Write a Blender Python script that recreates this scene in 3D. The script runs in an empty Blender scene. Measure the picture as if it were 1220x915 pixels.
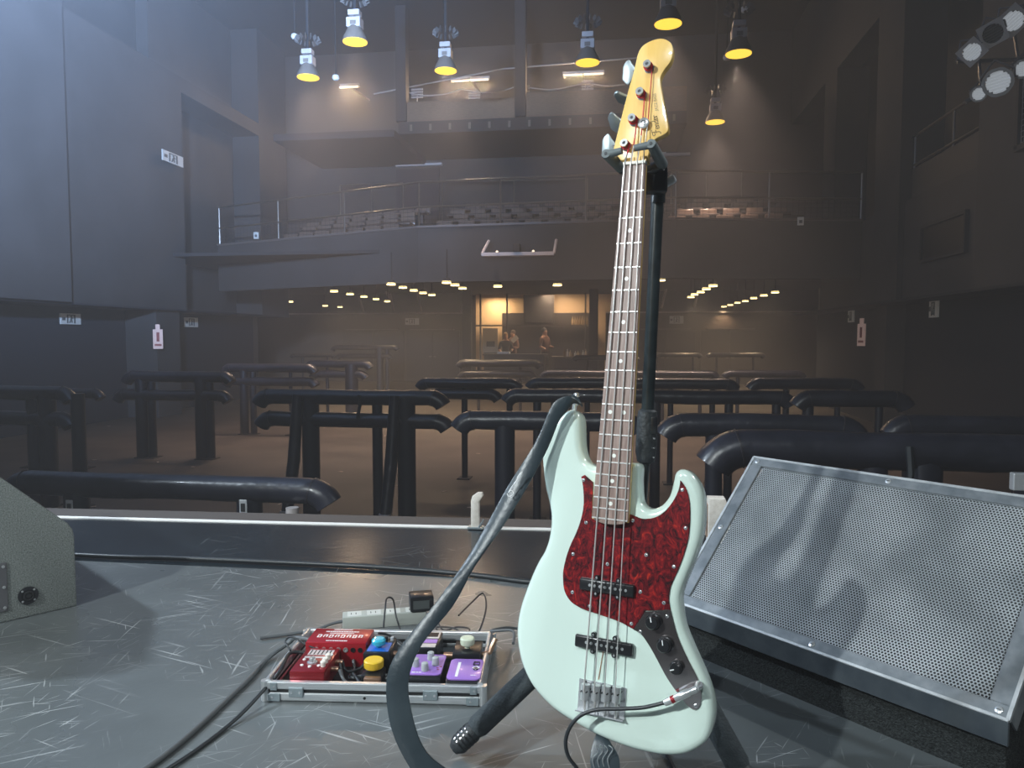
import bpy, bmesh, math, random
from mathutils import Vector, Matrix, noise, geometry
random.seed(7)
sc = bpy.context.scene
col = sc.collection
PI = math.pi
R = math.radians
V = Vector

# ------------------------------------------------------------------ camera, world haze, stage lights, exposure
F_PX, CXP, CYP = 900.0, 610.0, 457.5
YAW, PITCH, CAMZ = math.atan(125 / 900), math.atan(55.5 / 900), 0.75
cam_d = bpy.data.cameras.new('camera')
cam_d.sensor_width = 36.0
cam_d.lens = F_PX / 1220 * 36.0
cam_d.clip_start, cam_d.clip_end = 0.02, 200
cam = bpy.data.objects.new('camera', cam_d)
col.objects.link(cam)
cam.location = (0, 0, CAMZ)
cam.rotation_euler = (PI / 2 - PITCH, 0, YAW)
sc.camera = cam

w = bpy.data.worlds.new('hall_air')
sc.world = w
w.use_nodes = True
wn = w.node_tree
wn.nodes['Background'].inputs[0].default_value = (0.5, 0.6, 0.85, 1)
wn.nodes['Background'].inputs[1].default_value = 0.012
vs = wn.nodes.new('ShaderNodeVolumeScatter')          # thin stage haze everywhere in the hall
vs.inputs['Color'].default_value = (0.94, 0.95, 1.0, 1)
vs.inputs['Density'].default_value = 0.0135
vs.inputs['Anisotropy'].default_value = 0.35
wn.links.new(vs.outputs[0], wn.nodes['World Output'].inputs['Volume'])

def lamp(name, kind, loc, target, energy, color, size=0.2, spot=60, blend=0.5):
    d = bpy.data.lights.new(name, kind)
    d.energy = energy
    d.color = color
    if kind == 'SPOT':
        d.spot_size = R(spot); d.spot_blend = blend; d.shadow_soft_size = size
    elif kind == 'AREA':
        d.size = size
    else:
        d.shadow_soft_size = size
    o = bpy.data.objects.new(name, d)
    col.objects.link(o)
    o.location = loc
    o.rotation_euler = (V(target) - V(loc)).to_track_quat('-Z', 'Y').to_euler()
    return o

lamp('stage_side_spot', 'SPOT', (-4.6, 2.0, 3.0), (-0.5, 1.6, 0.1), 800, (0.74, 0.87, 1.0), 0.10, 80, 0.6)
lamp('stage_key_spot', 'SPOT', (-2.7, -1.6, 2.7), (0.2, 1.4, 0.5), 720, (0.9, 0.98, 1.0), 0.05, 78, 0.5)
lamp('stage_top_spot', 'SPOT', (-0.6, -2.4, 4.2), (0.1, 1.9, 0.2), 260, (0.86, 0.95, 1.0), 0.08, 75, 0.6)
lamp('haze_beam_spot', 'SPOT', (-3.2, 2.6, 3.2), (-8.4, 11.0, 8.6), 29000, (0.42, 0.62, 1.0), 0.15, 105, 1.0)
lamp('stage_right_spot', 'SPOT', (3.6, 2.7, 3.6), (0.2, 1.3, 0.4), 380, (0.92, 0.97, 1.0), 0.08, 62, 0.6)

sc.view_settings.view_transform = 'Standard'
sc.view_settings.look = 'None'
sc.view_settings.gamma = 1.0
sc.view_settings.use_curve_mapping = False
sc.view_settings.exposure = 0.0
sc.cycles.max_bounces = 6
sc.cycles.volume_bounces = 0
sc.cycles.sample_clamp_indirect = 4.0

# ------------------------------------------------------------------ authoring helpers: sight lines into the hall
CAM = V((0, 0, CAMZ))
_f = V((-math.sin(YAW) * math.cos(PITCH), math.cos(YAW) * math.cos(PITCH), -math.sin(PITCH)))
_r = V((math.cos(YAW), math.sin(YAW), 0))
_u = _r.cross(_f)
def ray(x, y): return _f + _r * ((x - CXP) / F_PX) - _u * ((y - CYP) / F_PX)
def at_z(x, y, z=0.0):
    d = ray(x, y); return CAM + d * ((z - CAMZ) / d.z)
def at_y(x, y, Y):
    d = ray(x, y); return CAM + d * (Y / d.y)
def at_x(x, y, X):
    d = ray(x, y); return CAM + d * (X / d.x)

# ------------------------------------------------------------------ materials
def new_mat(name):
    m = bpy.data.materials.new(name); m.use_nodes = True
    return m, m.node_tree, m.node_tree.nodes['Principled BSDF']
def mat(name, c, rough=0.5, metal=0.0, coat=0.0, spec=0.5, emit=0.0, ec=None, sheen=0.0):
    m, nt, p = new_mat(name)
    p.inputs['Base Color'].default_value = (*c, 1)
    p.inputs['Roughness'].default_value = rough
    p.inputs['Metallic'].default_value = metal
    p.inputs['Coat Weight'].default_value = coat
    p.inputs['Coat Roughness'].default_value = 0.05
    p.inputs['Specular IOR Level'].default_value = spec
    p.inputs['Sheen Weight'].default_value = sheen
    if emit:
        p.inputs['Emission Color'].default_value = (*(ec or c), 1)
        p.inputs['Emission Strength'].default_value = emit
    return m
def nd(nt, t, **kw):
    n = nt.nodes.new(t)
    for k, v in kw.items():
        if k in n.inputs: n.inputs[k].default_value = v
        else: setattr(n, k, v)
    return n
def coords(nt, scale=(1, 1, 1), rot=(0, 0, 0), kind='Object'):
    tc = nd(nt, 'ShaderNodeTexCoord'); mp = nd(nt, 'ShaderNodeMapping')
    mp.inputs['Scale'].default_value = scale; mp.inputs['Rotation'].default_value = rot
    nt.links.new(tc.outputs[kind], mp.inputs['Vector'])
    return mp.outputs['Vector']
def ramp(nt, src, stops):
    r = nd(nt, 'ShaderNodeValToRGB'); el = r.color_ramp.elements
    while len(el) < len(stops): el.new(0.5)
    for e, (p, c) in zip(el, stops):
        e.position = p; e.color = (*c, 1) if len(c) == 3 else c
    nt.links.new(src, r.inputs['Fac']); return r.outputs['Color']
def noise_mat(name, c1, c2, scale, rough=0.6, bump=0.0, bscale=None, stretch=(1, 1, 1), coat=0.0, metal=0.0, lo=0.35, hi=0.65, spec=0.5, detail=4):
    m, nt, p = new_mat(name)
    vec = coords(nt, stretch)
    n = nd(nt, 'ShaderNodeTexNoise', Scale=scale, Detail=detail); nt.links.new(vec, n.inputs['Vector'])
    c = ramp(nt, n.outputs['Fac'], [(lo, c1), (hi, c2)])
    nt.links.new(c, p.inputs['Base Color'])
    p.inputs['Roughness'].default_value = rough; p.inputs['Coat Weight'].default_value = coat
    p.inputs['Metallic'].default_value = metal; p.inputs['Specular IOR Level'].default_value = spec
    if bump:
        n2 = nd(nt, 'ShaderNodeTexNoise', Scale=bscale or scale, Detail=3); nt.links.new(vec, n2.inputs['Vector'])
        b = nd(nt, 'ShaderNodeBump', Strength=bump, Distance=0.01); nt.links.new(n2.outputs['Fac'], b.inputs['Height'])
        nt.links.new(b.outputs['Normal'], p.inputs['Normal'])
    return m

def stage_mat(name, base, scratch, rlo, rhi, amount, spec=.5):
    m, nt, p = new_mat(name)
    big = nd(nt, 'ShaderNodeTexNoise', Scale=1.7, Detail=5); nt.links.new(coords(nt), big.inputs['Vector'])
    cur = ramp(nt, big.outputs['Fac'], [(0.3, [x * 0.75 for x in base]), (0.7, [x * 1.3 for x in base])])
    total = None
    for k, (ang, sx, sy, th) in enumerate([(18, 3.0, 90, .67), (78, 3.5, 95, .675), (-35, 2.5, 110, .67), (-12, 7, 190, .68), (52, 8, 180, .69), (100, 9, 210, .69), (-62, 6, 150, .685)]):
        n = nd(nt, 'ShaderNodeTexNoise', Scale=1.0, Detail=2, Distortion=0.25)
        m2_ = nd(nt, 'ShaderNodeMapping'); m2_.inputs['Scale'].default_value = (sx, sy, 1); nt.links.new(coords(nt, (1, 1, 1), (0, 0, R(ang))), m2_.inputs['Vector']); nt.links.new(m2_.outputs['Vector'], n.inputs['Vector'])
        s = ramp(nt, n.outputs['Fac'], [(th, (0, 0, 0)), (th + .035, (1, 1, 1))])
        if total is None: total = s
        else:
            mx = nd(nt, 'ShaderNodeMix', data_type='RGBA', blend_type='LIGHTEN'); mx.inputs[0].default_value = 1
            nt.links.new(total, mx.inputs[6]); nt.links.new(s, mx.inputs[7]); total = mx.outputs[2]
    msk = nd(nt, 'ShaderNodeTexNoise', Scale=4.5, Detail=3); nt.links.new(coords(nt), msk.inputs['Vector'])
    mk = ramp(nt, msk.outputs['Fac'], [(0.36, (0, 0, 0)), (0.62, (amount,) * 3)])
    mul = nd(nt, 'ShaderNodeMix', data_type='RGBA', blend_type='MULTIPLY'); mul.inputs[0].default_value = 1
    nt.links.new(total, mul.inputs[6]); nt.links.new(mk, mul.inputs[7])
    mix = nd(nt, 'ShaderNodeMix', data_type='RGBA')
    nt.links.new(mul.outputs[2], mix.inputs[0]); nt.links.new(cur, mix.inputs[6]); mix.inputs[7].default_value = (*scratch, 1)
    nt.links.new(mix.outputs[2], p.inputs['Base Color'])
    rr = ramp(nt, big.outputs['Fac'], [(0.3, (rlo,) * 3), (0.7, (rhi,) * 3)])
    nt.links.new(rr, p.inputs['Roughness'])
    b = nd(nt, 'ShaderNodeBump', Strength=0.06, Distance=0.01)
    n3 = nd(nt, 'ShaderNodeTexNoise', Scale=30, Detail=4); nt.links.new(coords(nt), n3.inputs['Vector'])
    nt.links.new(n3.outputs['Fac'], b.inputs['Height']); nt.links.new(b.outputs['Normal'], p.inputs['Normal'])
    p.inputs['Specular IOR Level'].default_value = spec
    return m

def tortoise_mat():
    m, nt, p = new_mat('tortoiseshell')
    n = nd(nt, 'ShaderNodeTexNoise', Scale=70, Detail=6, Distortion=1.6, Roughness=0.68); nt.links.new(coords(nt, (1, .7, 1), (0, 0, .5)), n.inputs['Vector'])
    c = ramp(nt, n.outputs['Fac'], [(0.34, (.016, .006, .008)), (0.46, (.085, .006, .010)), (0.57, (.20, .010, .014)), (0.66, (.42, .022, .016)), (0.76, (.85, .14, .02))])
    nt.links.new(c, p.inputs['Base Color'])
    p.inputs['Roughness'].default_value = 0.25; p.inputs['Coat Weight'].default_value = 0.6; p.inputs['Coat Roughness'].default_value = 0.04
    return m

M = {}
M['paint'] = mat('surf_green_paint', (.68, .82, .74), .22, coat=1.0)
M['tort'] = tortoise_mat()
M['maple'] = noise_mat('maple', (.84, .53, .14), (.92, .62, .21), 14, .3, stretch=(6, .6, 6), coat=.7)
M['rosewood'] = noise_mat('rosewood', (.17, .105, .085), (.34, .24, .205), 60, .45, stretch=(6, .3, 1), detail=5)
M['chrome'] = mat('chrome', (.82, .84, .86), .16, .75)
M['chrome2'] = mat('satin_chrome', (.66, .68, .69), .28, .7)
M['plate'] = mat('mirror_plate', (.55, .50, .50), .10, .95)
M['nickel_dark'] = mat('dark_nickel', (.34, .40, .43), .35, .5)
M['steel_string'] = mat('string_steel', (.82, .80, .77), .32, .6)
M['fret'] = mat('fret_wire', (.88, .87, .85), .3, .5)
M['bone'] = mat('bone', (.83, .80, .72), .4)
M['pearl'] = mat('pearl_dot', (.85, .86, .80), .3)
M['blackpl'] = mat('black_plastic', (.012, .013, .015), .28, coat=.3)
M['blackmatte'] = mat('black_matte', (.012, .013, .014), .6)
M['rubber'] = noise_mat('black_rubber', (.018, .022, .025), (.032, .038, .042), 90, .55, .2, 200)
M['foam'] = noise_mat('grey_foam', (.035, .045, .052), (.055, .068, .075), 60, .85, .3, 250)
M['redthread'] = mat('red_silk', (.55, .012, .022), .55)
M['decal'] = mat('decal_ink', (.30, .21, .10), .5)
M['strap'] = noise_mat('strap_leather', (.022, .034, .043), (.043, .060, .071), 9, .36, .08, 120)
M['stitch'] = mat('strap_edge', (.012, .016, .02), .5)
M['white'] = mat('white_print', (.85, .86, .86), .5)
M['cable'] = mat('cable_rubber', (.020, .024, .027), .42)
M['cablegrey'] = mat('grey_cable', (.10, .11, .115), .5)
M['standblack'] = noise_mat('stand_black_paint', (.012, .017, .019), (.025, .034, .037), 40, .28, coat=.2)
M['standgrey'] = mat('stand_grey_rubber', (.13, .155, .16), .6)
M['carpet'] = noise_mat('grey_carpet', (.13, .15, .142), (.36, .39, .37), 320, .95, .6, 320, spec=.1, lo=.3, hi=.75)
M['carpetshade'] = noise_mat('shaded_carpet', (.012, .014, .014), (.045, .05, .05), 210, .95, .6, 320, spec=.1, lo=.3, hi=.75)  # same grey carpet, darkened to paint in the shade on the cabinet
M['grille'] = noise_mat('worn_grille_steel', (.27, .295, .305), (.43, .46, .47), 9, .45, metal=.3, spec=.5)
M['frame_steel'] = noise_mat('worn_frame_steel', (.14, .16, .175), (.24, .26, .275), 26, .42, metal=.4)
M['skirt'] = noise_mat('blue_black_skirt', (.035, .045, .055), (.06, .072, .082), 20, .4, metal=.3)
M['edge_worn'] = noise_mat('bare_edge_steel', (.45, .47, .48), (.62, .64, .65), 30, .4, metal=.5)
M['alu'] = noise_mat('brushed_aluminium', (.62, .65, .67), (.78, .80, .82), 60, .3, metal=.7, stretch=(.2, 6, 6))
M['tray'] = mat('dark_tray', (.02, .024, .026), .7)
M['red'] = mat('red_enamel', (.42, .012, .022), .3, .3, coat=.5)
M['darkred'] = mat('dark_red_enamel', (.28, .012, .018), .28, .4, coat=.5)
M['purple'] = mat('purple_enamel', (.36, .19, .62), .35, coat=.3)
M['blue'] = mat('blue_enamel', (.012, .14, .58), .4)
M['cyan'] = mat('cyan_knob', (.04, .45, .62), .3, coat=.3)
M['yellow'] = mat('yellow_cap', (.80, .52, .03), .45)
M['knobgrey'] = mat('grey_knob', (.42, .45, .45), .5)
M['palegreen'] = mat('pale_green_knob', (.62, .68, .52), .4)
M['brass'] = mat('copper_plug', (.60, .38, .26), .35, .9)
M['strip'] = mat('power_strip_plastic', (.42, .44, .40), .5)
M['stripface'] = mat('power_strip_socket', (.62, .64, .60), .5)
M['silverlabel'] = mat('silver_label', (.70, .72, .74), .4, .5)
M['stage'] = stage_mat('stage_boards', (.112, .125, .128), (.50, .52, .52), .22, .38, .7, .4)
M['apron'] = stage_mat('apron_boards', (.014, .020, .025), (.2, .22, .23), .12, .2, .3, .16)
M['whitetape'] = mat('white_edge_tape', (.92, .90, .86), .6)
M['edgelip'] = mat('stage_lip', (.085, .075, .07), .7)
M['audfloor'] = noise_mat('audience_floor', (.045, .036, .030), (.075, .060, .050), 1.3, .55)
M['wall'] = noise_mat('black_wall', (.030, .029, .030), (.046, .044, .045), .8, .85)
M['wallbrown'] = noise_mat('brown_wall', (.075, .055, .045), (.10, .075, .062), .8, .75)
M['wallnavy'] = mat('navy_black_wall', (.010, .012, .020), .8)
M['ceil'] = mat('black_ceiling', (.022, .021, .023), .9)
M['beam'] = mat('dark_beam', (.022, .021, .024), .8)
M['door'] = mat('dark_door', (.05, .038, .033), .6)
M['vinyl'] = noise_mat('black_vinyl_pad', (.010, .011, .017), (.022, .023, .034), 6, .34, .9, 7, coat=.1)
M['vinyl2'] = mat('pad_tape', (.03, .026, .03), .35)
M['post'] = mat('padded_post', (.012, .013, .022), .42)
M['rail'] = mat('steel_rail', (.22, .20, .18), .3, .9)
M['meshp'] = mat('railing_mesh', (.025, .025, .028), .7)
M['woodpanel'] = noise_mat('wood_panel', (.10, .06, .035), (.16, .10, .06), 8, .5, stretch=(1, 1, 8))
M['seat'] = mat('seat_fabric', (.035, .022, .020), .55)
M['seatback'] = mat('seat_shell', (.13, .09, .07), .28, coat=.5)
M['lampbody'] = mat('lamp_housing', (.46, .42, .41), .5)
M['fin'] = mat('lamp_fin', (.12, .11, .105), .5)
M['ledge'] = mat('ledge_paint', (.10, .085, .08), .5)
M['lampdark'] = mat('lamp_reflector', (.20, .165, .14), .45)
M['amber'] = mat('amber_glow', (1, .6, .06), .5, emit=1.5, ec=(1.0, .62, .07))
M['warm'] = mat('warm_glow', (1, .8, .4), .5, emit=5.0, ec=(1.0, .76, .34))
M['warmdim'] = mat('warm_dim_glow', (1, .85, .6), .5, emit=1.2, ec=(1.0, .8, .6))
M['signwhite'] = mat('sign_white', (.5, .5, .48), .5, emit=.03, ec=(1, .97, .9))
M['signdark'] = mat('sign_dark', (.07, .08, .08), .5)
M['signpink'] = mat('sign_pink', (.70, .48, .42), .5, emit=.10, ec=(1, .7, .6))
M['signred'] = mat('sign_red', (.30, .05, .04), .5)
M['barwall'] = mat('bar_cream_wall', (.62, .46, .28), .7)
M['bardark'] = mat('bar_dark_panel', (.02, .017, .018), .5)
M['barscreen'] = mat('black_screen', (.006, .006, .008), .5)
M['menu'] = mat('menu_board', (.55, .48, .36), .6)
M['skin'] = mat('skin', (.50, .27, .18), .5)
M['shirtb'] = mat('black_shirt', (.012, .012, .016), .8)
M['shirtr'] = mat('brown_shirt', (.16, .07, .05), .8)
M['hair'] = mat('hair', (.05, .03, .02), .6)
M['hairb'] = mat('fair_hair', (.35, .20, .08), .6)
M['glassb'] = mat('bottle_glass', (.20, .14, .07), .1)
M['creamblock'] = noise_mat('cream_block', (.70, .64, .56), (.82, .77, .70), 60, .7)
M['parsteel'] = mat('par_can_steel', (.16, .16, .17), .4, .5)
M['parlens'] = mat('par_lens', (.45, .47, .5), .15, 0, emit=.25, ec=(.85, .92, 1))  # weak emission painted in for stage light reflected off the unlit lens
M['scrap'] = mat('paper_scrap', (.62, .50, .42), .7)
M['wire'] = mat('wire_grey', (.3, .29, .28), .5)
M['cone'] = mat('speaker_cone', (.012, .012, .013), .7)

# ------------------------------------------------------------------ mesh helpers
class MB:
    def __init__(s): s.bm = bmesh.new()
    def _x(s, vs, T):
        if T is not None: bmesh.ops.transform(s.bm, matrix=T, verts=vs)
    def box(s, x0, x1, y0, y1, z0, z1, bev=0, T=None, seg=2):
        m = Matrix.Translation(((x0 + x1) / 2, (y0 + y1) / 2, (z0 + z1) / 2)) @ Matrix.Diagonal((abs(x1 - x0), abs(y1 - y0), abs(z1 - z0), 1))
        r = bmesh.ops.create_cube(s.bm, size=1, matrix=m); vs = r['verts']
        if bev:
            es = {e for v in vs for e in v.link_edges}
            o = bmesh.ops.bevel(s.bm, geom=list(es), offset=bev, segments=seg, profile=0.5, affect='EDGES')
            vs = list({v for f in o['faces'] for v in f.verts} | {v for v in vs if v.is_valid})
        s._x(vs, T); return s
    def prism(s, poly, z0, z1, T=None, bev=0, seg=2):
        a = [s.bm.verts.new((x, y, z0)) for x, y in poly]; b = [s.bm.verts.new((x, y, z1)) for x, y in poly]
        n = len(poly)
        fs = [s.bm.faces.new(a[::-1]), s.bm.faces.new(b)]
        for i in range(n): fs.append(s.bm.faces.new((a[i], a[(i + 1) % n], b[(i + 1) % n], b[i])))
        vs = a + b
        bmesh.ops.recalc_face_normals(s.bm, faces=fs)
        if bev:
            es = list({e for f in fs[:2] for e in f.edges})
            o = bmesh.ops.bevel(s.bm, geom=es, offset=bev, segments=seg, profile=0.5, affect='EDGES')
            vs = list({v for f in o['faces'] for v in f.verts} | {v for v in vs if v.is_valid})
        s._x(vs, T); return s
    def tube(s, pts, r, seg=10, caps=True, T=None, flat=1.0):
        pts = [V(p) for p in pts]; n = len(pts)
        rs = r if isinstance(r, (list, tuple)) else [r] * n
        rings = []; up = None
        for i in range(n):
            t = (pts[min(i + 1, n - 1)] - pts[max(i - 1, 0)]).normalized()
            if up is None: up = V((0, 0, 1)) if abs(t.z) < .9 else V((1, 0, 0))
            up = up - t * up.dot(t)
            if up.length < 1e-6: up = t.orthogonal()
            up.normalize(); sd = t.cross(up)
            rings.append([s.bm.verts.new(pts[i] + (sd * math.cos(2 * PI * k / seg) + up * flat * math.sin(2 * PI * k / seg)) * rs[i]) for k in range(seg)])
        for i in range(n - 1):
            for k in range(seg):
                s.bm.faces.new((rings[i][k], rings[i][(k + 1) % seg], rings[i + 1][(k + 1) % seg], rings[i + 1][k]))
        if caps:
            s.bm.faces.new(rings[0][::-1]); s.bm.faces.new(rings[-1])
        s._x([v for q in rings for v in q], T); return s
    def lathe(s, prof, seg=16, T=None):
        rings = []
        for r, z in prof:
            if r < 1e-6: rings.append([s.bm.verts.new((0, 0, z))])
            else: rings.append([s.bm.verts.new((r * math.cos(2 * PI * k / seg), r * math.sin(2 * PI * k / seg), z)) for k in range(seg)])
        for a, b in zip(rings, rings[1:]):
            for k in range(seg):
                k2 = (k + 1) % seg
                if len(a) == 1 and len(b) > 1: s.bm.faces.new((a[0], b[k], b[k2]))
                elif len(b) == 1 and len(a) > 1: s.bm.faces.new((a[k2], a[k], b[0]))
                elif len(a) > 1: s.bm.faces.new((a[k], a[k2], b[k2], b[k]))
        s._x([v for q in rings for v in q], T); return s
    def mesh(s, name, smooth):
        bmesh.ops.recalc_face_normals(s.bm, faces=s.bm.faces[:])
        me = bpy.data.meshes.new(name); s.bm.to_mesh(me); s.bm.free()
        if smooth:
            me.polygons.foreach_set('use_smooth', [True] * len(me.polygons))
            me.set_sharp_from_angle(angle=R(smooth))
        return me
    def build(s, name, m, parent=None, smooth=40, shift=None, world=False):
        return link(name, s.mesh(name, smooth), m, parent, shift, world)

def wmat(o):
    T = o.matrix_basis.copy()
    while o.parent: o = o.parent; T = o.matrix_basis @ T
    return T
def link(name, me, m, parent=None, shift=None, world=False):
    if m is not None: me.materials.append(M[m] if isinstance(m, str) else m)
    if shift is not None: me.transform(shift)
    o = bpy.data.objects.new(name, me); col.objects.link(o)
    if parent is not None:
        o.parent = parent
        if world: me.transform(wmat(parent).inverted())
    elif world:      # origin at the base of the thing
        vs = [v.co for v in me.vertices]
        lo = V([min(v[i] for v in vs) for i in range(3)]); hi = V([max(v[i] for v in vs) for i in range(3)])
        b = V(((lo.x + hi.x) / 2, (lo.y + hi.y) / 2, lo.z))
        me.transform(Matrix.Translation(-b)); o.location = b
    return o
def tag(o, label=None, cat=None, group=None, kind=None):
    if label: o['label'] = label
    if cat: o['category'] = cat
    if group: o['group'] = group
    if kind: o['kind'] = kind
    return o
def thing(name, label, cat, loc=(0, 0, 0), rz=0, group=None, mtx=None):
    o = bpy.data.objects.new(name, None); col.objects.link(o); o.empty_display_size = .05
    o.matrix_basis = mtx if mtx is not None else Matrix.Translation(loc) @ Matrix.Rotation(rz, 4, 'Z')
    return tag(o, label, cat, group)
def struct(o, label=None):
    o['kind'] = 'structure'
    if label: o['label'] = label
    return o
def kids(o): return [c for c in col.objects if c.parent == o]
def dup(o, parent=None, mtx=None, label=None):
    c = o.copy(); col.objects.link(c); c.parent = parent
    if mtx is not None: c.matrix_basis = mtx
    if label: c['label'] = label
    for k in kids(o): dup(k, c)
    return c
def spline(pts, n=6, closed=False):
    pts = [V(p) for p in pts]; N = len(pts); out = []
    for i in range(N if closed else N - 1):
        g = (lambda k: pts[k % N]) if closed else (lambda k: pts[max(0, min(N - 1, k))])
        p0, p1, p2, p3 = g(i - 1), g(i), g(i + 1), g(i + 2)
        for k in range(n):
            t = k / n
            out.append(0.5 * ((2 * p1) + (p2 - p0) * t + (2 * p0 - 5 * p1 + 4 * p2 - p3) * t * t + (3 * p1 - p0 - 3 * p2 + p3) * t ** 3))
    if not closed: out.append(pts[-1])
    return out
def text_mesh(s, size, extrude=0.0, shear=0.0, align='LEFT'):
    cu = bpy.data.curves.new('t', 'FONT'); cu.body = s; cu.size = size; cu.extrude = extrude; cu.shear = shear
    cu.align_x = align; cu.resolution_u = 3
    o = bpy.data.objects.new('t', cu); col.objects.link(o)
    dg = bpy.context.evaluated_depsgraph_get()
    me = bpy.data.meshes.new_from_object(o.evaluated_get(dg))
    bpy.data.objects.remove(o); bpy.data.curves.remove(cu)
    return me
def text(name, s, size, m, parent, T, extrude=.0004, shear=0, align='LEFT'):
    me = text_mesh(s, size, extrude, shear, align); me.materials.clear()
    return link(name, me, m, parent, T)
def TR(x, y, z): return Matrix.Translation((x, y, z))
def RZ(a): return Matrix.Rotation(a, 4, 'Z')
def RX(a): return Matrix.Rotation(a, 4, 'X')
def RY(a): return Matrix.Rotation(a, 4, 'Y')
def axis_T(p, d):   # local z along d at p
    return Matrix.Translation(p) @ V(d).to_track_quat('Z', 'Y').to_matrix().to_4x4()

# ================================================================== STRUCTURE
FZ = -1.05                                   # audience floor level
def edge_y(x): return 2.936 + 0.0404 * x     # front edge of the stage
def boxes(name, m, lst, label=None, parent=None, smooth=0):
    b = MB()
    for q in lst: b.box(*q)
    o = b.build(name, m, parent, smooth, world=True)
    return struct(o, label) if parent is None else o
SEAM = 2.28
b = MB(); b.prism([(-9.8, -3.5), (4.6, -3.5), (4.6, SEAM - .004), (-9.8, SEAM - .004)], FZ, 0.0)
struct(b.build('floor', 'stage', smooth=0, world=True), 'scratched dark grey stage floor')
b = MB(); b.prism([(-9.8, SEAM + .004), (4.6, SEAM + .004), (4.6, edge_y(4.6) - .03), (-9.8, edge_y(-9.8) - .03)], FZ, -0.002)
struct(b.build('floor', 'apron', smooth=0, world=True), 'darker glossy apron strip along the stage front')
b = MB(); b.prism([(-9.8, edge_y(-9.8) - .03), (4.6, edge_y(4.6) - .03), (4.6, edge_y(4.6)), (-9.8, edge_y(-9.8))], -0.03, 0.002)
struct(b.build('trim_1', 'whitetape', smooth=0, world=True), 'white strip along the front edge of the stage')
b = MB(); b.prism([(-9.8, edge_y(-9.8) + .002), (4.6, edge_y(4.6) + .002), (4.6, edge_y(4.6) + .14), (-9.8, edge_y(-9.8) + .14)], FZ, 0.0)
struct(b.build('trim_2', 'edgelip', smooth=0, world=True), 'dull brown lip beyond the white strip')
boxes('floor', 'audfloor', [(-16, 9, 2.4, 34, FZ - .2, FZ)], 'brown audience floor of the hall')
boxes('ceiling', 'ceil', [(-13, 9, -3.5, 24, 9.5, 9.7)], 'black hall ceiling')
# --- left wall
boxes('wall_left', 'wall', [
    (-10.7, -10.0, -3.5, 12.8, 1.37, 6.85), (-10.7, -10.2, 12.8, 16.9, 1.37, 6.85), (-11.3, -11.0, 16.9, 20.8, 1.37, 9.5),
    (-11.0, -10.2, 20.8, 22.6, 1.37, 9.5), (-11.3, -10.2, 16.9, 20.8, 6.5, 6.85), (-12.2, -11.9, -3.5, 23, 6.8, 9.5)], 'tall black side wall with recessed bays')
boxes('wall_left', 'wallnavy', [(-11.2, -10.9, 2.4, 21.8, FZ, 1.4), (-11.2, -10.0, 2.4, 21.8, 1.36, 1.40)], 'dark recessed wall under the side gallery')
boxes('wall_left', 'wallbrown', [(-15.4, -15.0, 21.8, 30.4, FZ, 2.7), (-15.4, -10.9, 21.6, 21.9, FZ, 2.7)], 'side wall of the rear area under the balcony')
# --- right wall
boxes('wall_right', 'wall', [
    (4.7, 5.4, -3.5, 10.9, 1.37, 9.5), (4.9, 5.4, 10.9, 14.0, 1.37, 3.1), (6.6, 6.9, 10.9, 23, 1.37, 9.5),
    (4.8, 5.5, 14.0, 15.3, 1.37, 9.5), (4.9, 5.4, 15.3, 19.4, 1.37, 3.1), (4.9, 5.4, 10.9, 23, 6.85, 9.5), (4.9, 5.6, 18.4, 19.4, 3.1, 6.85),
    (5.2, 6.6, 10.9, 22, 2.9, 3.0)], 'tall black side wall with gallery openings')
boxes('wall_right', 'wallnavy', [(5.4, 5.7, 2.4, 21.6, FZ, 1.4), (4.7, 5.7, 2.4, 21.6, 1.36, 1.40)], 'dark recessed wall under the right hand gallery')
boxes('wall_right', 'wallbrown', [(7.6, 8.0, 21.6, 30.4, FZ, 2.7), (5.6, 8.0, 21.4, 21.7, FZ, 2.7)], 'side wall behind the last crowd rails')
# --- balcony
BP = [V((-10.2, 18.4)), V((-4.27, 16.0)), V((1.15, 15.6)), V((4.9, 16.3))]
b = MB()
b.prism([(p.x, p.y) for p in BP] + [(p.x, p.y + .25) for p in BP[::-1]], 1.94, 3.1)
o = b.build('wall_balcony', 'wall', smooth=0, world=True); struct(o, 'black curved balcony front')
b = MB()
b.prism([(p.x, p.y - .05) for p in BP] + [(p.x, p.y + .3) for p in BP[::-1]], 3.1, 3.14)
struct(b.build('trim_3', 'ledge', smooth=0, world=True), 'thin pale ledge along the balcony front')
b = MB(); b.prism([(p.x, p.y + .2) for p in BP] + [(4.9, 23), (-10.2, 23)], 2.70, 2.76)
struct(b.build('floor', 'beam', smooth=0, world=True), 'dark seating deck of the balcony')
boxes('wall_back', 'wall', [(-11.2, 6.8, 23, 23.3, 2.7, 9.5)], 'dark rear wall above the balcony')
boxes('ceiling', 'ceil', [(-15.4, 8, 16.4, 33.5, 2.62, 2.695)], 'dark soffit under the balcony')
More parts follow.
